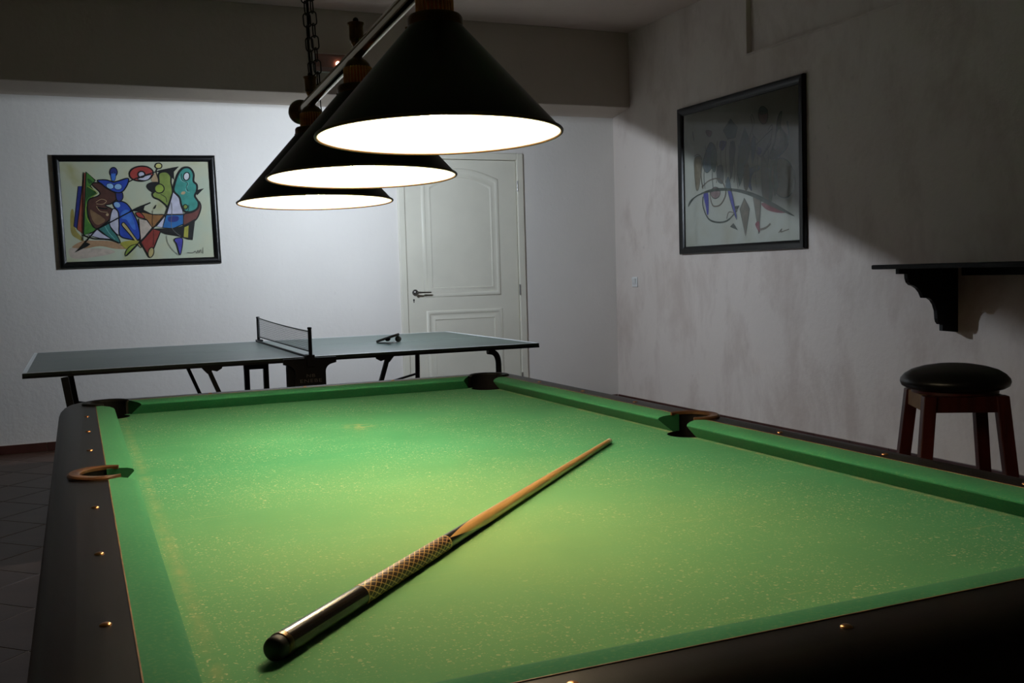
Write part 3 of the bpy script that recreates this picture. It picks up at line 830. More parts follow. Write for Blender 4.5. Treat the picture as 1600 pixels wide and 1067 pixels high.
# net with its posts
NX = .405
net = thing('ping_pong_net', 'low dark net with two black posts across the ping-pong table', 'net', (NX, 5.3, TZ))
for yy, z1 in ((TY0 - .034, .918), (TY1 + .012, .925)):
    p_ = MB().lathe([(.010, TZ - .03), (.010, z1 - .012), (.012, z1 - .010), (.012, z1 - .002), (.008, z1)], (NX, yy, 0), 'z', 14)
    p_.build('post', 'black_metal', net, smooth=40)
    s = 1 if yy < 5 else -1
    cl = MB().box(NX - .02, NX + .02, min(yy - s * .01, yy + s * .06), max(yy - s * .01, yy + s * .06), TZ + .0008, TZ + .012)
    cl.box(NX - .02, NX + .02, min(yy - s * .012, yy + s * .0105), max(yy - s * .012, yy + s * .0105), TZ - .05, TZ + .012)
    cl.build('clamp', 'black_metal', net, bevel=.002)
nm = MB(); ya, yb = TY0 - .016, TY1
def ztop(y): t = (y - ya) / (yb - ya); return .893 + .024 * t - .016 * 4 * t * (1 - t) * .35
zb_ = TZ + .030
ny, nz = 96, 10; th = .0005
for i in range(ny + 1):
    y = ya + (yb - ya) * i / ny; nm.box(NX - th, NX + th, y - th, y + th, zb_, ztop(y))
for j in range(nz):
    for i in range(22):
        y0, y1 = ya + (yb - ya) * i / 22, ya + (yb - ya) * (i + 1) / 22
        za = zb_ + (ztop(y0) - zb_) * j / nz; zc = zb_ + (ztop(y1) - zb_) * j / nz
        nm.bar((NX, y0, za), (NX, y1, zc), .0011, .0011)
nm.build('mesh', 'net', net)
MB().loops([[(NX - .0015, y, ztop(y) - .004), (NX + .0015, y, ztop(y) - .004), (NX + .0015, y, ztop(y) + .004), (NX - .0015, y, ztop(y) + .004)] for y in [ya + (yb - ya) * k / 20 for k in range(21)]]).build('top_tape', 'tape', net)
MB().tube([(NX, ya, zb_), (NX, yb, zb_)], .0045, 8).build('bottom_cord', 'black_metal', net, smooth=50)
MB().tube([(NX - .02, ya, TZ + .006), (NX - .02, yb - .03, TZ + .006)], .0045, 8).build('support_rod', 'black_metal', net, smooth=50)

# bat leaning on a ball
BX, BY = 1.118, 5.27
MB_ball = MB().sphere((0, 0, 0), .0200, 24, 16)
ball = MB_ball.build('ping_pong_ball', 'ball', smooth=60); ball.location = (BX + .012, BY, TZ + .0206)
tag(ball, 'small grey ping-pong ball under the raised edge of the bat', 'ball')
tb = math.radians(17.0)
bat = thing('ping_pong_bat', 'dark ping-pong bat propped against a ball on the ping-pong table', 'bat', (1.062, BY, TZ + .030), rot=(math.radians(-4), -tb, math.radians(-16)))
MB().lathe([(.0755, -.005), (.0765, -.003), (.0765, .003), (.0755, .005)], (0, 0, 0), 'z', 32).build('blade', 'bat_wood', bat, smooth=40)
for z0, z1 in ((.005, .007), (-.007, -.005)): MB().lathe([(.075, z0), (.075, z1)], (0, .004, 0), 'z', 32).build('rubber_face', 'bat_face', bat, smooth=40)
hb = MB(); rings = []
for y, w, hh in ((-.06, .016, .008), (-.085, .013, .010), (-.13, .0135, .0115), (-.165, .017, .012), (-.172, .015, .010)):
    rings.append([(w * math.cos(2 * PI * k / 14), y, -.010 + hh * math.sin(2 * PI * k / 14)) for k in range(14)])
hb.loops(rings).build('handle', 'bat_face', bat, smooth=50)

# ------------------------------------------------------------------ bar stool
stool = thing('bar_stool', 'round black padded bar stool with dark red wooden legs by the right wall', 'stool', (2.235, 1.91, 0), rot=(0, 0, math.radians(-31)))
ST = .795
pr = [(.150, ST - .088), (.170, ST - .087), (.185, ST - .078), (.190, ST - .064), (.187, ST - .052), (.174, ST - .037), (.150, ST - .022), (.112, ST - .010), (.066, ST - .002), (.001, ST + .001)]
MB().lathe(pr, seg=48).build('seat_cushion', 'vinyl', stool, smooth=50)
MB().lathe([(.145, ST - .104), (.150, ST - .103), (.150, ST - .091)], seg=40).build('seat_board', 'stool', stool, smooth=40)
q0, q1 = .122, .185
zt, ZA = ST - .104, .632
for sx in (-1, 1):
    for sy in (-1, 1):
        t0 = (sx * q0, sy * q0, zt); t1 = (sx * q1, sy * q1, 0)
        a = .0225
        r_ = lambda p, z, e: [(p[0] - e, p[1] - e, z), (p[0] + e, p[1] - e, z), (p[0] + e, p[1] + e, z), (p[0] - e, p[1] + e, z)]
        MB().loops([r_(t0, zt, a), r_(t1, 0, a * .95)]).build('leg', 'stool', stool, bevel=.003)
k0 = q0 + .003
for s in (-1, 1):
    MB().box(-k0 + .018, k0 - .018, s * (k0 + .004) - .010, s * (k0 + .004) + .010, ZA, zt - .001).build('apron', 'stool', stool, bevel=.002)
for s in (-1, 1):
    MB().box(s * (k0 + .004) - .010, s * (k0 + .004) + .010, -k0 + .018, k0 - .018, ZA, zt - .001).build('apron', 'stool_pale' if s < 0 else 'stool', stool, bevel=.002, label='pale side apron' if s < 0 else None)  # one side apron is paler than the other three
for z, s in ((.26, -1), (.26, 1)):
    e = q0 + (q1 - q0) * (1 - z / zt)
    MB().bar((-e, s * e, z), (e, s * e, z), .020, .032).build('stretcher', 'stool', stool, bevel=.002)
    MB().bar((s * e, -e, z + .05), (s * e, e, z + .05), .020, .032).build('stretcher', 'stool', stool, bevel=.002)

# ------------------------------------------------------------------ wall shelf
shelf = thing('wall_shelf', 'black wooden wall shelf on a scrolled bracket above the stool', 'shelf', (XR, 2.4, 1.16))
SX0, SY1, SY0 = 3.235, 3.395, 1.30
MB().box(SX0, XR, SY0, SY1, 1.137, 1.161).build('board', 'shelf', shelf, bevel=.003)
MB().box(SX0 - .001, XR, SY1, SY1 + .002, 1.139, 1.159).build('board_end', 'shelf_end', shelf)
MB().box(XR - .03, XR, SY0 + .05, 3.18, 1.092, 1.137).build('cleat', 'shelf', shelf, bevel=.002)
bp_ = [(3.264, 1.137), (3.264, 1.110), (3.322, 1.109), (3.324, 1.085), (3.332, 1.064), (3.349, 1.050), (3.372, 1.044), (3.398, 1.030), (3.420, 1.008), (3.436, .978), (3.476, .976), (3.500, .962), (3.518, .940), (3.532, .905), (3.536, .862), (3.541, .845), (3.553, .832), (3.573, .829), (3.573, .795), (XR, .783), (XR, 1.137)]
for yc in (3.228, 1.6):
    MB().prism(bp_, yc, yc + .026, 'y').build('bracket', 'shelf', shelf, bevel=.002)

# ------------------------------------------------------------------ pictures
PAL = dict(black=(.006, .006, .006), white=(.62, .63, .66), lavender=(.48, .47, .56), ochre=(.30, .25, .07), rust=(.36, .22, .12), pale_pink=(.48, .40, .33), navy=(.022, .030, .17),
    brick=(.30, .075, .045), green=(.060, .19, .035), dark_green=(.020, .075, .018), lime=(.24, .33, .05), brown=(.075, .030, .022), light_brown=(.20, .12, .06), tan=(.42, .30, .17),
    teal=(.040, .17, .155), light_teal=(.17, .40, .36), blue=(.022, .060, .36), bright_blue=(.050, .15, .52), light_blue=(.25, .43, .66), gold=(.42, .34, .14), olive=(.33, .31, .05), red=(.33, .045, .035),
    yellow=(.52, .50, .18), moss=(.19, .25, .055), maroon=(.13, .042, .035), sea=(.045, .25, .21), deep_blue=(.022, .13, .36), burnt=(.28, .13, .045), crimson=(.23, .035, .025), violet=(.060, .055, .33),
    grey=(.16, .16, .15), dark_grey=(.09, .09, .08), pale=(.42, .43, .41), mist_blue=(.17, .21, .24), mist_teal=(.16, .21, .20), mist_violet=(.14, .12, .27), mist_pink=(.30, .21, .21),
    mist_brown=(.19, .16, .13), mist_green=(.15, .19, .14), mist_tan=(.25, .21, .15), mist_blue2=(.07, .10, .21), mist_grey=(.18, .18, .18), dark_mist=(.085, .095, .085), mist_violet2=(.08, .08, .36), mist_red=(.24, .07, .09))
PMAT = {}
def pmat(k):
    if k not in PMAT: PMAT[k] = M('paint_' + k, PAL[k], .6, spec=.25, var=.16, scale=25)
    return PMAT[k]
def bg_mat(name, stops, scale):
    m, nt, b = node_mat(name)
    n = noise(nt, coords(nt), scale, 3, .55, .4)
    nt.links.new(ramp(nt, n.outputs[0], stops), b.inputs['Base Color'])
    b.inputs['Roughness'].default_value = .6; b.inputs['Specular IOR Level'].default_value = .25
    return m
ART_LEFT = [
 ('f','ochre',0,1,[(0.048,0.497),(0.069,0.515),(0.071,0.333),(0.111,0.243),(0.117,0.205),(0.078,0.232),(0.041,0.297)]),
 ('f','rust',0,1,[(0.109,0.206),(0.183,0.209),(0.29,0.198),(0.355,0.163),(0.394,0.116),(0.319,0.119),(0.221,0.15),(0.121,0.129),(0.04,0.146)]),
 ('f','pale_pink',0,1,[(0.024,0.134),(0.121,0.129),(0.252,0.123),(0.317,0.081),(0.165,0.038),(0.035,0.039)]),
 ('f','navy',0.0051,0,[(0.109,0.755),(0.138,0.757),(0.083,0.333),(0.062,0.356)]),
 ('f','brick',0.0059,0,[(0.153,0.888),(0.166,0.888),(0.121,0.275),(0.081,0.326)]),
 ('f','green',0.0076,0,[(0.167,0.9),(0.224,0.813),(0.188,0.757),(0.225,0.681),(0.181,0.631),(0.156,0.544),(0.159,0.443),(0.21,0.328),(0.188,0.297),(0.12,0.262)]),
 ('f','dark_green',0,1,[(0.164,0.744),(0.194,0.725),(0.217,0.681),(0.174,0.644),(0.152,0.607)]),
 ('f','dark_green',0,1,[(0.174,0.832),(0.207,0.8),(0.181,0.782)]),
 ('s','lime',0.0051,1,[(0.168,0.757),(0.218,0.706),(0.229,0.681),(0.181,0.631),(0.15,0.544),(0.152,0.431),(0.197,0.328)]),
 ('f','brown',0.0085,1,[(0.199,0.775),(0.247,0.787),(0.301,0.727),(0.353,0.679),(0.356,0.628),(0.318,0.578),(0.276,0.56),(0.327,0.514),(0.32,0.451),(0.266,0.377),(0.206,0.328),(0.169,0.405),(0.159,0.519),(0.172,0.619),(0.232,0.656),(0.246,0.693)]),
 ('f','light_brown',0,1,[(0.175,0.518),(0.206,0.492),(0.253,0.44),(0.267,0.402),(0.216,0.366),(0.186,0.417)]),
 ('s','black',0.0102,1,[(0.225,0.542),(0.258,0.529),(0.291,0.528)]),
 ('s','tan',0.0034,1,[(0.216,0.593),(0.254,0.624),(0.286,0.604),(0.26,0.573),(0.219,0.578)]),
 ('s','tan',0.0034,1,[(0.218,0.555),(0.24,0.504),(0.289,0.49)]),
 ('f','tan',0,1,[(0.295,0.467),(0.294,0.463),(0.293,0.459),(0.291,0.456),(0.288,0.454),(0.285,0.453),(0.282,0.454),(0.28,0.456),(0.278,0.459),(0.277,0.463),(0.277,0.468),(0.277,0.472),(0.279,0.476),(0.281,0.479),(0.284,0.481),(0.287,0.481),(0.289,0.481),(0.292,0.478),(0.294,0.475),(0.295,0.471)]),
 ('f','lavender',0.0068,1,[(0.323,0.521),(0.357,0.493),(0.361,0.373),(0.353,0.256),(0.309,0.324),(0.296,0.388)]),
 ('f','teal',0.0068,1,[(0.222,0.328),(0.266,0.37),(0.29,0.389),(0.305,0.324),(0.342,0.246),(0.355,0.175),(0.291,0.229),(0.245,0.289)]),
 ('s','light_teal',0.0042,1,[(0.261,0.364),(0.286,0.287),(0.324,0.215)]),
 ('f','lavender',0.0068,0,[(0.149,0.265),(0.213,0.319),(0.244,0.278),(0.295,0.22),(0.225,0.228)]),
 ('f','blue',0.0085,1,[(0.369,0.602),(0.418,0.576),(0.456,0.485),(0.487,0.356),(0.49,0.214),(0.424,0.211),(0.359,0.252),(0.359,0.373),(0.359,0.488),(0.333,0.546),(0.331,0.588)]),
 ('f','bright_blue',0,1,[(0.38,0.488),(0.423,0.512),(0.453,0.434),(0.468,0.318),(0.447,0.319),(0.41,0.41),(0.377,0.424)]),
 ('f','light_blue',0,1,[(0.373,0.548),(0.369,0.542),(0.364,0.538),(0.358,0.537),(0.351,0.539),(0.345,0.543),(0.34,0.549),(0.337,0.557),(0.335,0.565),(0.335,0.574),(0.337,0.581),(0.341,0.587),(0.346,0.591),(0.352,0.592),(0.358,0.59),(0.364,0.586),(0.369,0.58),(0.373,0.572),(0.375,0.564),(0.375,0.555)]),
 ('f','navy',0.0068,1,[(0.353,0.691),(0.391,0.697),(0.398,0.64),(0.378,0.6),(0.355,0.613)]),
 ('f','blue',0.0085,1,[(0.236,0.812),(0.29,0.818),(0.322,0.805),(0.34,0.795),(0.372,0.805),(0.432,0.832),(0.444,0.814),(0.427,0.753),(0.395,0.697),(0.357,0.689),(0.301,0.727),(0.263,0.778)]),
 ('f','light_blue',0.0034,1,[(0.341,0.745),(0.338,0.737),(0.333,0.731),(0.326,0.727),(0.319,0.726),(0.312,0.728),(0.305,0.733),(0.299,0.739),(0.295,0.747),(0.293,0.756),(0.294,0.765),(0.297,0.773),(0.302,0.779),(0.309,0.782),(0.316,0.783),(0.324,0.782),(0.331,0.777),(0.336,0.771),(0.34,0.762),(0.342,0.754)]),
 ('f','light_blue',0.0034,1,[(0.395,0.748),(0.394,0.738),(0.39,0.73),(0.384,0.723),(0.377,0.719),(0.369,0.718),(0.361,0.719),(0.354,0.724),(0.349,0.73),(0.346,0.739),(0.345,0.748),(0.347,0.758),(0.351,0.766),(0.357,0.773),(0.364,0.777),(0.372,0.778),(0.38,0.777),(0.386,0.772),(0.392,0.765),(0.395,0.757)]),
 ('f','navy',0.0068,1,[(0.372,0.896),(0.37,0.881),(0.365,0.867),(0.359,0.857),(0.352,0.85),(0.344,0.848),(0.337,0.85),(0.33,0.857),(0.325,0.868),(0.322,0.881),(0.322,0.896),(0.324,0.911),(0.328,0.924),(0.334,0.934),(0.341,0.941),(0.349,0.943),(0.357,0.941),(0.363,0.934),(0.368,0.924),(0.371,0.91)]),
 ('f','bright_blue',0.0034,1,[(0.33,0.887),(0.361,0.887),(0.354,0.818),(0.34,0.805),(0.329,0.82)]),
 ('s','navy',0.0068,1,[(0.326,0.886),(0.364,0.886)]),
 ('f','gold',0.0059,1,[(0.378,0.373),(0.396,0.377),(0.444,0.268),(0.493,0.143),(0.484,0.131),(0.427,0.256),(0.381,0.345)]),
 ('f','olive',0,1,[(0.359,0.175),(0.424,0.198),(0.482,0.183),(0.419,0.115),(0.394,0.113)]),
 ('f','lime',0.0051,1,[(0.39,0.041),(0.388,0.078),(0.421,0.14),(0.472,0.157),(0.436,0.098)]),
 ('f','red',0.0102,1,[(0.612,0.887),(0.608,0.863),(0.596,0.841),(0.578,0.822),(0.555,0.809),(0.53,0.803),(0.506,0.805),(0.483,0.813),(0.466,0.828),(0.454,0.848),(0.451,0.872),(0.455,0.895),(0.466,0.918),(0.484,0.936),(0.506,0.949),(0.531,0.955),(0.556,0.954),(0.578,0.946),(0.596,0.931),(0.608,0.911)]),
 ('f','lavender',0.0059,1,[(0.503,0.826),(0.594,0.869),(0.581,0.825),(0.548,0.809)]),
 ('f','lavender',0.0102,1,[(0.555,0.872),(0.553,0.862),(0.549,0.854),(0.544,0.847),(0.537,0.843),(0.53,0.841),(0.522,0.843),(0.516,0.847),(0.511,0.854),(0.508,0.863),(0.508,0.872),(0.509,0.881),(0.513,0.89),(0.519,0.897),(0.525,0.901),(0.533,0.902),(0.54,0.901),(0.546,0.896),(0.551,0.89),(0.554,0.881)]),
 ('f','tan',0,1,[(0.595,0.815),(0.633,0.892),(0.644,0.815),(0.624,0.783)]),
 ('s','black',0.0076,1,[(0.438,0.791),(0.49,0.829),(0.577,0.873),(0.664,0.911),(0.787,0.946)]),
 ('f','black',0,0,[(0.634,0.898),(0.699,0.923),(0.791,0.951),(0.754,0.897),(0.753,0.814),(0.73,0.846),(0.663,0.891)]),
 ('f','yellow',0.0076,1,[(0.674,0.958),(0.673,0.949),(0.669,0.941),(0.664,0.935),(0.657,0.931),(0.65,0.93),(0.643,0.931),(0.637,0.935),(0.632,0.941),(0.629,0.949),(0.628,0.958),(0.63,0.967),(0.633,0.974),(0.639,0.981),(0.645,0.985),(0.653,0.986),(0.66,0.985),(0.666,0.981),(0.671,0.974),(0.674,0.967)]),
 ('s','black',0.0076,1,[(0.67,0.936),(0.639,0.923),(0.633,0.885),(0.647,0.815)]),
 ('f','black',0.0034,1,[(0.561,0.752),(0.59,0.787),(0.645,0.783),(0.615,0.697),(0.585,0.698)]),
 ('f','moss',0.011,1,[(0.65,0.879),(0.702,0.896),(0.73,0.852),(0.729,0.788),(0.736,0.711),(0.728,0.633),(0.693,0.537),(0.681,0.557),(0.641,0.609),(0.603,0.636),(0.597,0.674),(0.62,0.706),(0.645,0.776)]),
 ('f','lime',0.0076,1,[(0.679,0.724),(0.677,0.71),(0.671,0.697),(0.664,0.687),(0.654,0.681),(0.644,0.679),(0.634,0.681),(0.625,0.688),(0.619,0.698),(0.615,0.711),(0.614,0.725),(0.616,0.74),(0.621,0.752),(0.629,0.762),(0.639,0.769),(0.649,0.771),(0.659,0.769),(0.667,0.762),(0.674,0.752),(0.678,0.739)]),
 ('s','black',0.0042,1,[(0.652,0.667),(0.685,0.634),(0.691,0.582)]),
 ('f','lavender',0.0076,0,[(0.74,0.695),(0.78,0.632),(0.789,0.554),(0.8,0.456),(0.685,0.458),(0.713,0.582)]),
 ('f','maroon',0.0093,1,[(0.912,0.59),(0.926,0.525),(0.892,0.408),(0.828,0.344),(0.796,0.33),(0.802,0.45),(0.851,0.472),(0.902,0.512)]),
 ('f','sea',0.0144,1,[(0.744,0.698),(0.754,0.775),(0.783,0.878),(0.821,0.936),(0.865,0.935),(0.89,0.877),(0.886,0.799),(0.907,0.76),(0.904,0.695),(0.888,0.643),(0.911,0.577),(0.899,0.512),(0.852,0.477),(0.808,0.489),(0.789,0.554),(0.78,0.632)]),
 ('s','light_teal',0.0051,1,[(0.791,0.852),(0.806,0.8),(0.849,0.78),(0.828,0.709),(0.853,0.683)]),
 ('s','black',0.0042,1,[(0.805,0.878),(0.806,0.813),(0.844,0.78),(0.833,0.735),(0.844,0.689)]),
 ('f','tan',0,1,[(0.824,0.685),(0.824,0.68),(0.823,0.675),(0.82,0.67),(0.816,0.665),(0.811,0.662),(0.807,0.661),(0.802,0.661),(0.798,0.662),(0.795,0.665),(0.793,0.669),(0.793,0.674),(0.795,0.679),(0.797,0.684),(0.801,0.689),(0.806,0.692),(0.81,0.693),(0.815,0.693),(0.819,0.692),(0.822,0.689)]),
 ('f','white',0.0076,1,[(0.86,0.843),(0.857,0.831),(0.852,0.82),(0.846,0.813),(0.839,0.808),(0.833,0.808),(0.827,0.812),(0.822,0.819),(0.819,0.83),(0.818,0.842),(0.819,0.854),(0.822,0.867),(0.827,0.877),(0.833,0.885),(0.84,0.889),(0.846,0.89),(0.852,0.886),(0.857,0.879),(0.86,0.868),(0.861,0.856)]),
 ('f','moss',0.0068,1,[(0.833,0.532),(0.832,0.525),(0.829,0.519),(0.826,0.513),(0.821,0.51),(0.816,0.509),(0.811,0.51),(0.807,0.514),(0.804,0.519),(0.802,0.526),(0.802,0.533),(0.803,0.54),(0.805,0.547),(0.809,0.552),(0.814,0.555),(0.818,0.556),(0.823,0.555),(0.827,0.551),(0.831,0.546),(0.833,0.539)]),
 ('s','black',0.0042,1,[(0.842,0.553),(0.835,0.494),(0.808,0.476)]),
 ('f','black',0.0025,0,[(0.896,0.702),(0.956,0.723),(0.904,0.653)]),
 ('f','deep_blue',0.0076,0,[(0.68,0.453),(0.799,0.452),(0.795,0.352),(0.721,0.309),(0.65,0.322)]),
 ('f','navy',0,1,[(0.697,0.433),(0.762,0.435),(0.755,0.386),(0.698,0.381)]),
 ('f','burnt',0.0076,1,[(0.523,0.484),(0.59,0.46),(0.671,0.451),(0.638,0.39),(0.583,0.324),(0.545,0.406),(0.495,0.433),(0.48,0.469)]),
 ('f','red',0.0059,1,[(0.474,0.477),(0.506,0.481),(0.533,0.425),(0.495,0.433)]),
 ('f','black',0.0034,0,[(0.583,0.314),(0.652,0.312),(0.721,0.306),(0.797,0.339),(0.879,0.405),(0.851,0.186),(0.82,0.194),(0.769,0.226),(0.666,0.256)]),
 ('f','olive',0,0,[(0.8,0.319),(0.831,0.338),(0.821,0.211),(0.791,0.219)]),
 ('f','lavender',0.0051,0,[(0.671,0.438),(0.65,0.322),(0.608,0.336)]),
 ('f','pale_pink',0.0059,0,[(0.492,0.418),(0.545,0.403),(0.579,0.325),(0.496,0.192)]),
 ('s','black',0.0085,0,[(0.079,0.112),(0.205,0.315),(0.439,0.492),(0.579,0.581)]),
 ('f','black',0.0025,0,[(0.062,0.097),(0.129,0.195),(0.16,0.172),(0.139,0.151)]),
 ('f','black',0.0025,0,[(0.44,0.501),(0.51,0.548),(0.581,0.585),(0.537,0.547),(0.529,0.509),(0.594,0.456),(0.49,0.495)]),
 ('f','crimson',0.0085,0,[(0.583,0.314),(0.635,0.284),(0.583,0.12),(0.547,0.02),(0.495,0.176)]),
 ('f','gold',0.0059,1,[(0.578,0.062),(0.574,0.047),(0.568,0.034),(0.562,0.024),(0.556,0.019),(0.55,0.019),(0.545,0.023),(0.541,0.032),(0.539,0.045),(0.539,0.06),(0.541,0.076),(0.545,0.091),(0.55,0.104),(0.557,0.114),(0.563,0.119),(0.569,0.119),(0.574,0.115),(0.578,0.106),(0.58,0.093),(0.58,0.078)]),
 ('s','black',0.0076,0,[(0.74,0.698),(0.677,0.466),(0.583,0.314),(0.391,0.045)]),
 ('s','black',0.0076,0,[(0.488,0.208),(0.495,0.176),(0.543,0.024)]),
 ('f','violet',0.0068,1,[(0.724,0.189),(0.742,0.21),(0.783,0.195),(0.76,0.035),(0.744,0.112),(0.738,0.152)]),
 ('s','grey',0.0034,1,[(0.674,0.239),(0.679,0.167),(0.71,0.087),(0.753,0.03)]),
 ('s','black',0.0034,1,[(0.592,0.501),(0.582,0.379),(0.587,0.301),(0.579,0.146)]),
 ('f','black',0.0025,1,[(0.598,0.52),(0.617,0.558),(0.609,0.526)]),
 ('s','grey',0.0034,1,[(0.721,0.582),(0.723,0.504),(0.713,0.322),(0.769,0.229)]),
 ('s','black',0.0059,0,[(0.153,0.894),(0.114,0.212)]),
 ('s','black',0.0068,1,[(0.116,0.268),(0.192,0.227),(0.29,0.213),(0.355,0.175)]),
 ('s','dark_grey',0.0034,1,[(0.809,0.056),(0.849,0.052),(0.863,0.069),(0.875,0.046),(0.884,0.076),(0.891,0.047),(0.903,0.081),(0.911,0.048)]),
 ('s','dark_grey',0.0034,1,[(0.921,0.106),(0.919,0.04)]),
]
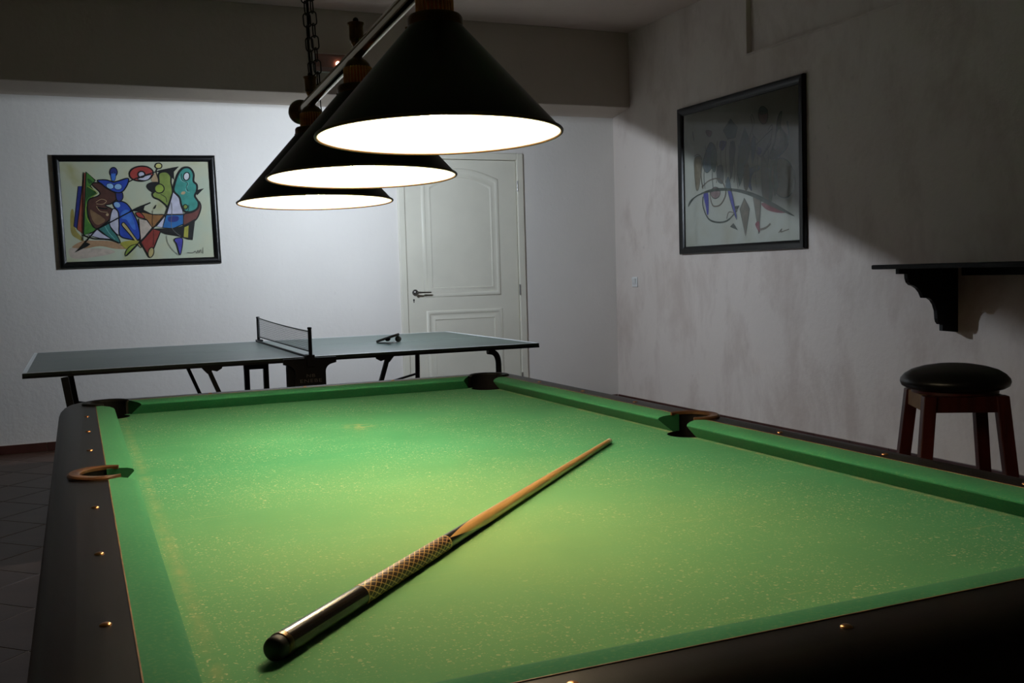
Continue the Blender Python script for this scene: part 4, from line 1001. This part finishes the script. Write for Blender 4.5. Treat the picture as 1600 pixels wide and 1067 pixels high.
ART_RIGHT = [
 ('f','mist_tan',0.0039,1,[(0.102,0.662),(0.16,0.668),(0.167,0.61),(0.141,0.443),(0.112,0.431),(0.097,0.562)]),
 ('f','mist_blue',0.0039,1,[(0.183,0.629),(0.249,0.753),(0.306,0.702),(0.283,0.595),(0.225,0.539),(0.189,0.572)]),
 ('f','mist_teal',0.0026,0,[(0.375,0.821),(0.443,0.89),(0.504,0.818),(0.484,0.752),(0.415,0.751)]),
 ('f','mist_violet',0,1,[(0.349,0.75),(0.407,0.73),(0.366,0.677),(0.339,0.711)]),
 ('f','mist_pink',0.0026,1,[(0.215,0.85),(0.27,0.833),(0.26,0.8),(0.229,0.809)]),
 ('s','mist_brown',0.0053,1,[(0.322,0.755),(0.311,0.646),(0.319,0.535),(0.307,0.453)]),
 ('s','mist_brown',0.0053,1,[(0.362,0.748),(0.35,0.641),(0.359,0.53),(0.347,0.449)]),
 ('s','mist_brown',0.0053,1,[(0.404,0.741),(0.393,0.634),(0.401,0.524),(0.389,0.444)]),
 ('s','mist_brown',0.0053,1,[(0.442,0.735),(0.431,0.629),(0.439,0.52),(0.428,0.44)]),
 ('s','mist_brown',0.0053,1,[(0.48,0.729),(0.469,0.623),(0.477,0.515),(0.466,0.436)]),
 ('f','mist_teal',0.0039,0,[(0.493,0.513),(0.512,0.671),(0.564,0.807),(0.597,0.733),(0.614,0.655),(0.578,0.555),(0.528,0.429),(0.516,0.403)]),
 ('f','mist_green',0,1,[(0.52,0.669),(0.604,0.683),(0.593,0.606),(0.525,0.562)]),
 ('f','mist_pink',0.0053,1,[(0.756,0.855),(0.756,0.836),(0.752,0.821),(0.745,0.808),(0.735,0.801),(0.724,0.799),(0.712,0.803),(0.701,0.813),(0.692,0.827),(0.685,0.844),(0.681,0.863),(0.681,0.881),(0.685,0.897),(0.692,0.909),(0.702,0.917),(0.713,0.918),(0.725,0.914),(0.736,0.904),(0.746,0.89),(0.752,0.873)]),
 ('f','mist_teal',0.0026,1,[(0.684,0.901),(0.716,0.918),(0.754,0.887),(0.746,0.866),(0.691,0.872)]),
 ('f','pale',0.0053,0,[(0.644,0.661),(0.791,0.756),(0.775,0.655),(0.704,0.574),(0.666,0.608)]),
 ('f','mist_green',0.0053,1,[(0.766,0.568),(0.808,0.675),(0.835,0.818),(0.866,0.852),(0.855,0.755),(0.907,0.681),(0.902,0.61),(0.827,0.559)]),
 ('f','pale',0.0039,1,[(0.796,0.627),(0.817,0.711),(0.848,0.744),(0.853,0.668),(0.821,0.61)]),
 ('f','mist_violet',0,1,[(0.704,0.62),(0.703,0.613),(0.7,0.606),(0.695,0.601),(0.689,0.598),(0.683,0.598),(0.677,0.6),(0.671,0.604),(0.667,0.611),(0.664,0.618),(0.663,0.626),(0.665,0.634),(0.668,0.641),(0.673,0.646),(0.678,0.649),(0.685,0.649),(0.691,0.647),(0.697,0.642),(0.701,0.636),(0.704,0.628)]),
 ('f','mist_brown',0.0039,1,[(0.705,0.589),(0.742,0.533),(0.762,0.429),(0.756,0.276),(0.711,0.306),(0.7,0.436)]),
 ('f','mist_green',0.0026,1,[(0.773,0.529),(0.803,0.537),(0.793,0.374),(0.779,0.274),(0.76,0.276)]),
 ('f','mist_tan',0.0053,1,[(0.958,0.417),(0.959,0.377),(0.952,0.341),(0.936,0.311),(0.914,0.292),(0.887,0.285),(0.858,0.291),(0.83,0.309),(0.806,0.338),(0.788,0.375),(0.777,0.416),(0.777,0.457),(0.785,0.495),(0.802,0.524),(0.825,0.542),(0.852,0.548),(0.881,0.541),(0.908,0.522),(0.932,0.493),(0.949,0.457)]),
 ('f','mist_blue2',0.0026,1,[(0.684,0.524),(0.614,0.52),(0.571,0.464),(0.583,0.41),(0.62,0.36),(0.613,0.43),(0.634,0.48),(0.683,0.495)]),
 ('f','mist_grey',0,1,[(0.315,0.563),(0.369,0.569),(0.373,0.446),(0.32,0.465)]),
 ('f','mist_pink',0.0039,1,[(0.342,0.377),(0.339,0.365),(0.333,0.354),(0.323,0.346),(0.311,0.341),(0.297,0.34),(0.284,0.343),(0.272,0.35),(0.262,0.361),(0.256,0.373),(0.255,0.386),(0.257,0.399),(0.264,0.41),(0.274,0.418),(0.287,0.423),(0.3,0.423),(0.314,0.42),(0.326,0.413),(0.335,0.402),(0.34,0.39)]),
 ('s','mist_brown',0.0079,1,[(0.17,0.437),(0.238,0.477),(0.33,0.481),(0.385,0.417),(0.387,0.348),(0.341,0.291),(0.277,0.289),(0.251,0.347),(0.25,0.403)]),
 ('s','dark_mist',0.0092,1,[(0.18,0.368),(0.178,0.297),(0.227,0.201),(0.309,0.166),(0.407,0.172),(0.493,0.238)]),
 ('f','mist_violet2',0,1,[(0.185,0.381),(0.227,0.394),(0.232,0.25),(0.217,0.23),(0.204,0.295)]),
 ('f','mist_violet2',0.0039,1,[(0.409,0.398),(0.443,0.381),(0.49,0.175),(0.454,0.248)]),
 ('f','mist_blue',0,1,[(0.397,0.457),(0.422,0.481),(0.44,0.391),(0.398,0.395)]),
 ('f','mist_brown',0.0053,0,[(0.517,0.243),(0.556,0.316),(0.6,0.237),(0.562,0.051)]),
 ('f','mist_brown',0.0039,0,[(0.631,0.313),(0.698,0.307),(0.674,0.06),(0.653,0.181)]),
 ('f','mist_red',0,1,[(0.646,0.126),(0.677,0.143),(0.681,0.069)]),
 ('f','mist_red',0,1,[(0.702,0.268),(0.816,0.243),(0.895,0.188),(0.815,0.193),(0.732,0.224)]),
 ('f','dark_mist',0,1,[(0.033,0.305),(0.069,0.363),(0.254,0.414),(0.45,0.397),(0.633,0.344),(0.816,0.248),(0.957,0.155),(0.786,0.233),(0.6,0.329),(0.432,0.38),(0.253,0.392),(0.109,0.371)]),
 ('f','dark_mist',0,0,[(0.428,0.125),(0.459,0.149),(0.499,0.094)]),
 ('f','dark_mist',0,0,[(0.472,0.267),(0.514,0.27),(0.487,0.232)]),
 ('s','mist_brown',0.0053,1,[(0.399,0.184),(0.418,0.23),(0.47,0.22)]),
 ('s','mist_brown',0.0053,1,[(0.833,0.056),(0.859,0.082),(0.848,0.061),(0.914,0.075)]),
 ('s','mist_brown',0.0105,1,[(0.688,0.088),(0.735,0.098),(0.77,0.122)]),
 ('s','dark_mist',0.0066,1,[(0.835,0.808),(0.815,0.674),(0.775,0.592)]),
 ('s','mist_brown',0.0053,1,[(0.619,0.876),(0.632,0.795),(0.61,0.721),(0.641,0.599)]),
 ('s','mist_grey',0.0079,1,[(0.09,0.865),(0.101,0.791)]),
 ('f','mist_teal',0.0026,1,[(0.264,0.667),(0.298,0.703),(0.318,0.645),(0.299,0.537),(0.269,0.569)]),
 ('f','mist_grey',0.0026,1,[(0.436,0.696),(0.466,0.731),(0.485,0.675),(0.467,0.57),(0.443,0.465),(0.433,0.575)]),
 ('f','mist_blue',0.0026,1,[(0.621,0.706),(0.649,0.727),(0.66,0.661),(0.632,0.548),(0.619,0.615)]),
 ('f','mist_brown',0.0026,1,[(0.557,0.531),(0.594,0.553),(0.604,0.447),(0.581,0.37),(0.556,0.399)]),
 ('f','mist_green',0.0026,1,[(0.803,0.525),(0.834,0.546),(0.824,0.472),(0.832,0.37),(0.803,0.31)]),
 ('s','mist_grey',0.0039,1,[(0.211,0.745),(0.218,0.632),(0.192,0.522),(0.202,0.422)]),
 ('s','mist_grey',0.0039,1,[(0.289,0.733),(0.295,0.621),(0.271,0.513),(0.28,0.414)]),
 ('s','mist_grey',0.0039,1,[(0.513,0.697),(0.519,0.59),(0.497,0.486),(0.505,0.391)]),
 ('s','mist_grey',0.0039,1,[(0.573,0.687),(0.579,0.581),(0.557,0.479),(0.565,0.385)]),
 ('s','mist_grey',0.0039,1,[(0.67,0.672),(0.676,0.568),(0.655,0.467),(0.663,0.375)]),
 ('s','mist_grey',0.0039,1,[(0.754,0.659),(0.76,0.556),(0.739,0.457),(0.747,0.366)]),
 ('s','mist_grey',0.0039,1,[(0.844,0.644),(0.85,0.543),(0.83,0.446),(0.838,0.357)]),
 ('s','mist_brown',0.0053,1,[(0.102,0.676),(0.142,0.685),(0.18,0.637),(0.164,0.525),(0.183,0.424)]),
 ('s','dark_mist',0.0039,1,[(0.627,0.887),(0.65,0.831),(0.634,0.756),(0.677,0.697)]),
 ('s','dark_mist',0.0039,1,[(0.757,0.747),(0.792,0.779),(0.776,0.68),(0.704,0.577)]),
 ('s','mist_teal',0.0092,1,[(0.908,0.782),(0.919,0.682),(0.887,0.6),(0.811,0.549)]),
]

def artwork(shapes, w, h, bg, to3):
    """flat print: one mesh of colour areas, each a hair above the last. to3(u,v,d) -> local point"""
    mb = MB(); mats = [bg]; idx = {}
    def mi(k):
        if k not in idx: idx[k] = len(mats); mats.append(pmat(k))
        return idx[k]
    mb.box(0, 0, 0, 0, 0, 0) if False else None
    mb.add([to3(0, 0, 0), to3(w, 0, 0), to3(w, h, 0), to3(0, h, 0)], [(0, 1, 2, 3)], 0)
    d = .0001
    def stroke(p, wd, m, closed, d):
        n = len(p); L = []; R = []
        for i in range(n):
            a = Vector(p[i - 1] if (closed or i) else p[0]); b = Vector(p[(i + 1) % n] if (closed or i < n - 1) else p[-1])
            t = (b - a); t = t.normalized() if t.length > 1e-9 else Vector((1, 0)); nn = Vector((-t.y, t.x)) * wd / 2
            c = Vector(p[i]); L.append(c + nn); R.append(c - nn)
        vs = [to3(q.x, q.y, d) for q in L] + [to3(q.x, q.y, d) for q in R]
        fs = [(i, (i + 1) % n, (i + 1) % n + n, i + n) for i in range(n if closed else n - 1)]
        mb.add(vs, fs, m)
    for kind, colr, ow, sm_, pts in shapes:
        p = [(u * w, v * h) for u, v in pts]
        if kind == 'f':
            if sm_: p = smooth_closed(p, 5)
            mb.add([to3(x, y, d) for x, y in p], [tuple(range(len(p)))], mi(colr)); d += .00006
            if ow: stroke(p, ow * w, mi('black' if bg.name.startswith('cream') else 'dark_mist'), True, d); d += .00006
        else:
            if sm_: p = smooth_open(p, 5)
            stroke(p, ow * w, mi(colr), False, d); d += .00006
    return mb, mats
def picture(name, label, w, h, fw, depth, bg, shapes, location, rot, glass):
    t = thing(name, label, 'picture', location, rot=rot)
    # local frame: x right, z up, -y out of the wall
    for x0, x1, z0, z1, kk in ((-w / 2, w / 2, h / 2 - fw, h / 2, 't'), (-w / 2, w / 2, -h / 2, -h / 2 + fw, 'b'), (-w / 2, -w / 2 + fw, -h / 2, h / 2, 'l'), (w / 2 - fw, w / 2, -h / 2, h / 2, 'r')):
        mb = MB(); n = 6; secs = [(0, 0), (0, -depth * .75), (.12, -depth), (.55, -depth), (.85, -depth * .72), (1, -depth * .55), (1, 0)]
        def sec(end):
            out = []
            for u, y in secs:
                i = u * fw
                if kk == 't': out.append(((-w / 2 + i) if end == 0 else (w / 2 - i), y, h / 2 - i))
                if kk == 'b': out.append(((-w / 2 + i) if end == 0 else (w / 2 - i), y, -h / 2 + i))
                if kk == 'l': out.append((-w / 2 + i, y, (-h / 2 + i) if end == 0 else (h / 2 - i)))
                if kk == 'r': out.append((w / 2 - i, y, (-h / 2 + i) if end == 0 else (h / 2 - i)))
            return out
        mb.loops([sec(0), sec(1)]).build('frame_rail', 'frame', t, smooth=50)
    iw, ih = w - 2 * fw, h - 2 * fw
    MB().box(-w / 2 + .004, w / 2 - .004, -.004, -.0005, -h / 2 + .004, h / 2 - .004).build('backing', 'shelf', t)
    to3 = lambda u, v, d: (u - iw / 2, -.0045 - d, v - ih / 2)
    mb, mats = artwork(shapes, iw, ih, bg, to3)
    me = mb.mesh('print', recalc=False)
    o = link('print', me, mats, t)
    if glass:
        g = MB().box(-iw / 2 - .003, iw / 2 + .003, -.0145, -.0125, -ih / 2 - .003, ih / 2 + .003, m=1); g.m[2] = 0
        g.build('glass_pane', ['pane', 'pane_clear'], t)
    return t
bg1 = bg_mat('cream_canvas', [(.30, (.36, .34, .14)), (.45, (.47, .48, .34)), (.60, (.43, .48, .37)), (.75, (.37, .37, .16))], 2.6)
bg2 = bg_mat('faded_canvas', [(.30, (.43, .41, .33)), (.55, (.52, .52, .47)), (.75, (.46, .43, .35))], 2.0)
picture('abstract_painting', 'colourful abstract figures painting in black frame on the back wall', 1.108, .798, .046, .026, bg1, ART_LEFT, (-.266, YB - .001, 1.700), (0, math.radians(-.95), 0), False)
picture('faded_painting', 'faded abstract painting under glass in black frame on the right wall', 1.478, 1.128, .058, .034, bg2, ART_RIGHT, (XR - .001, 5.190, 1.843), (0, 0, math.radians(-90)), True)
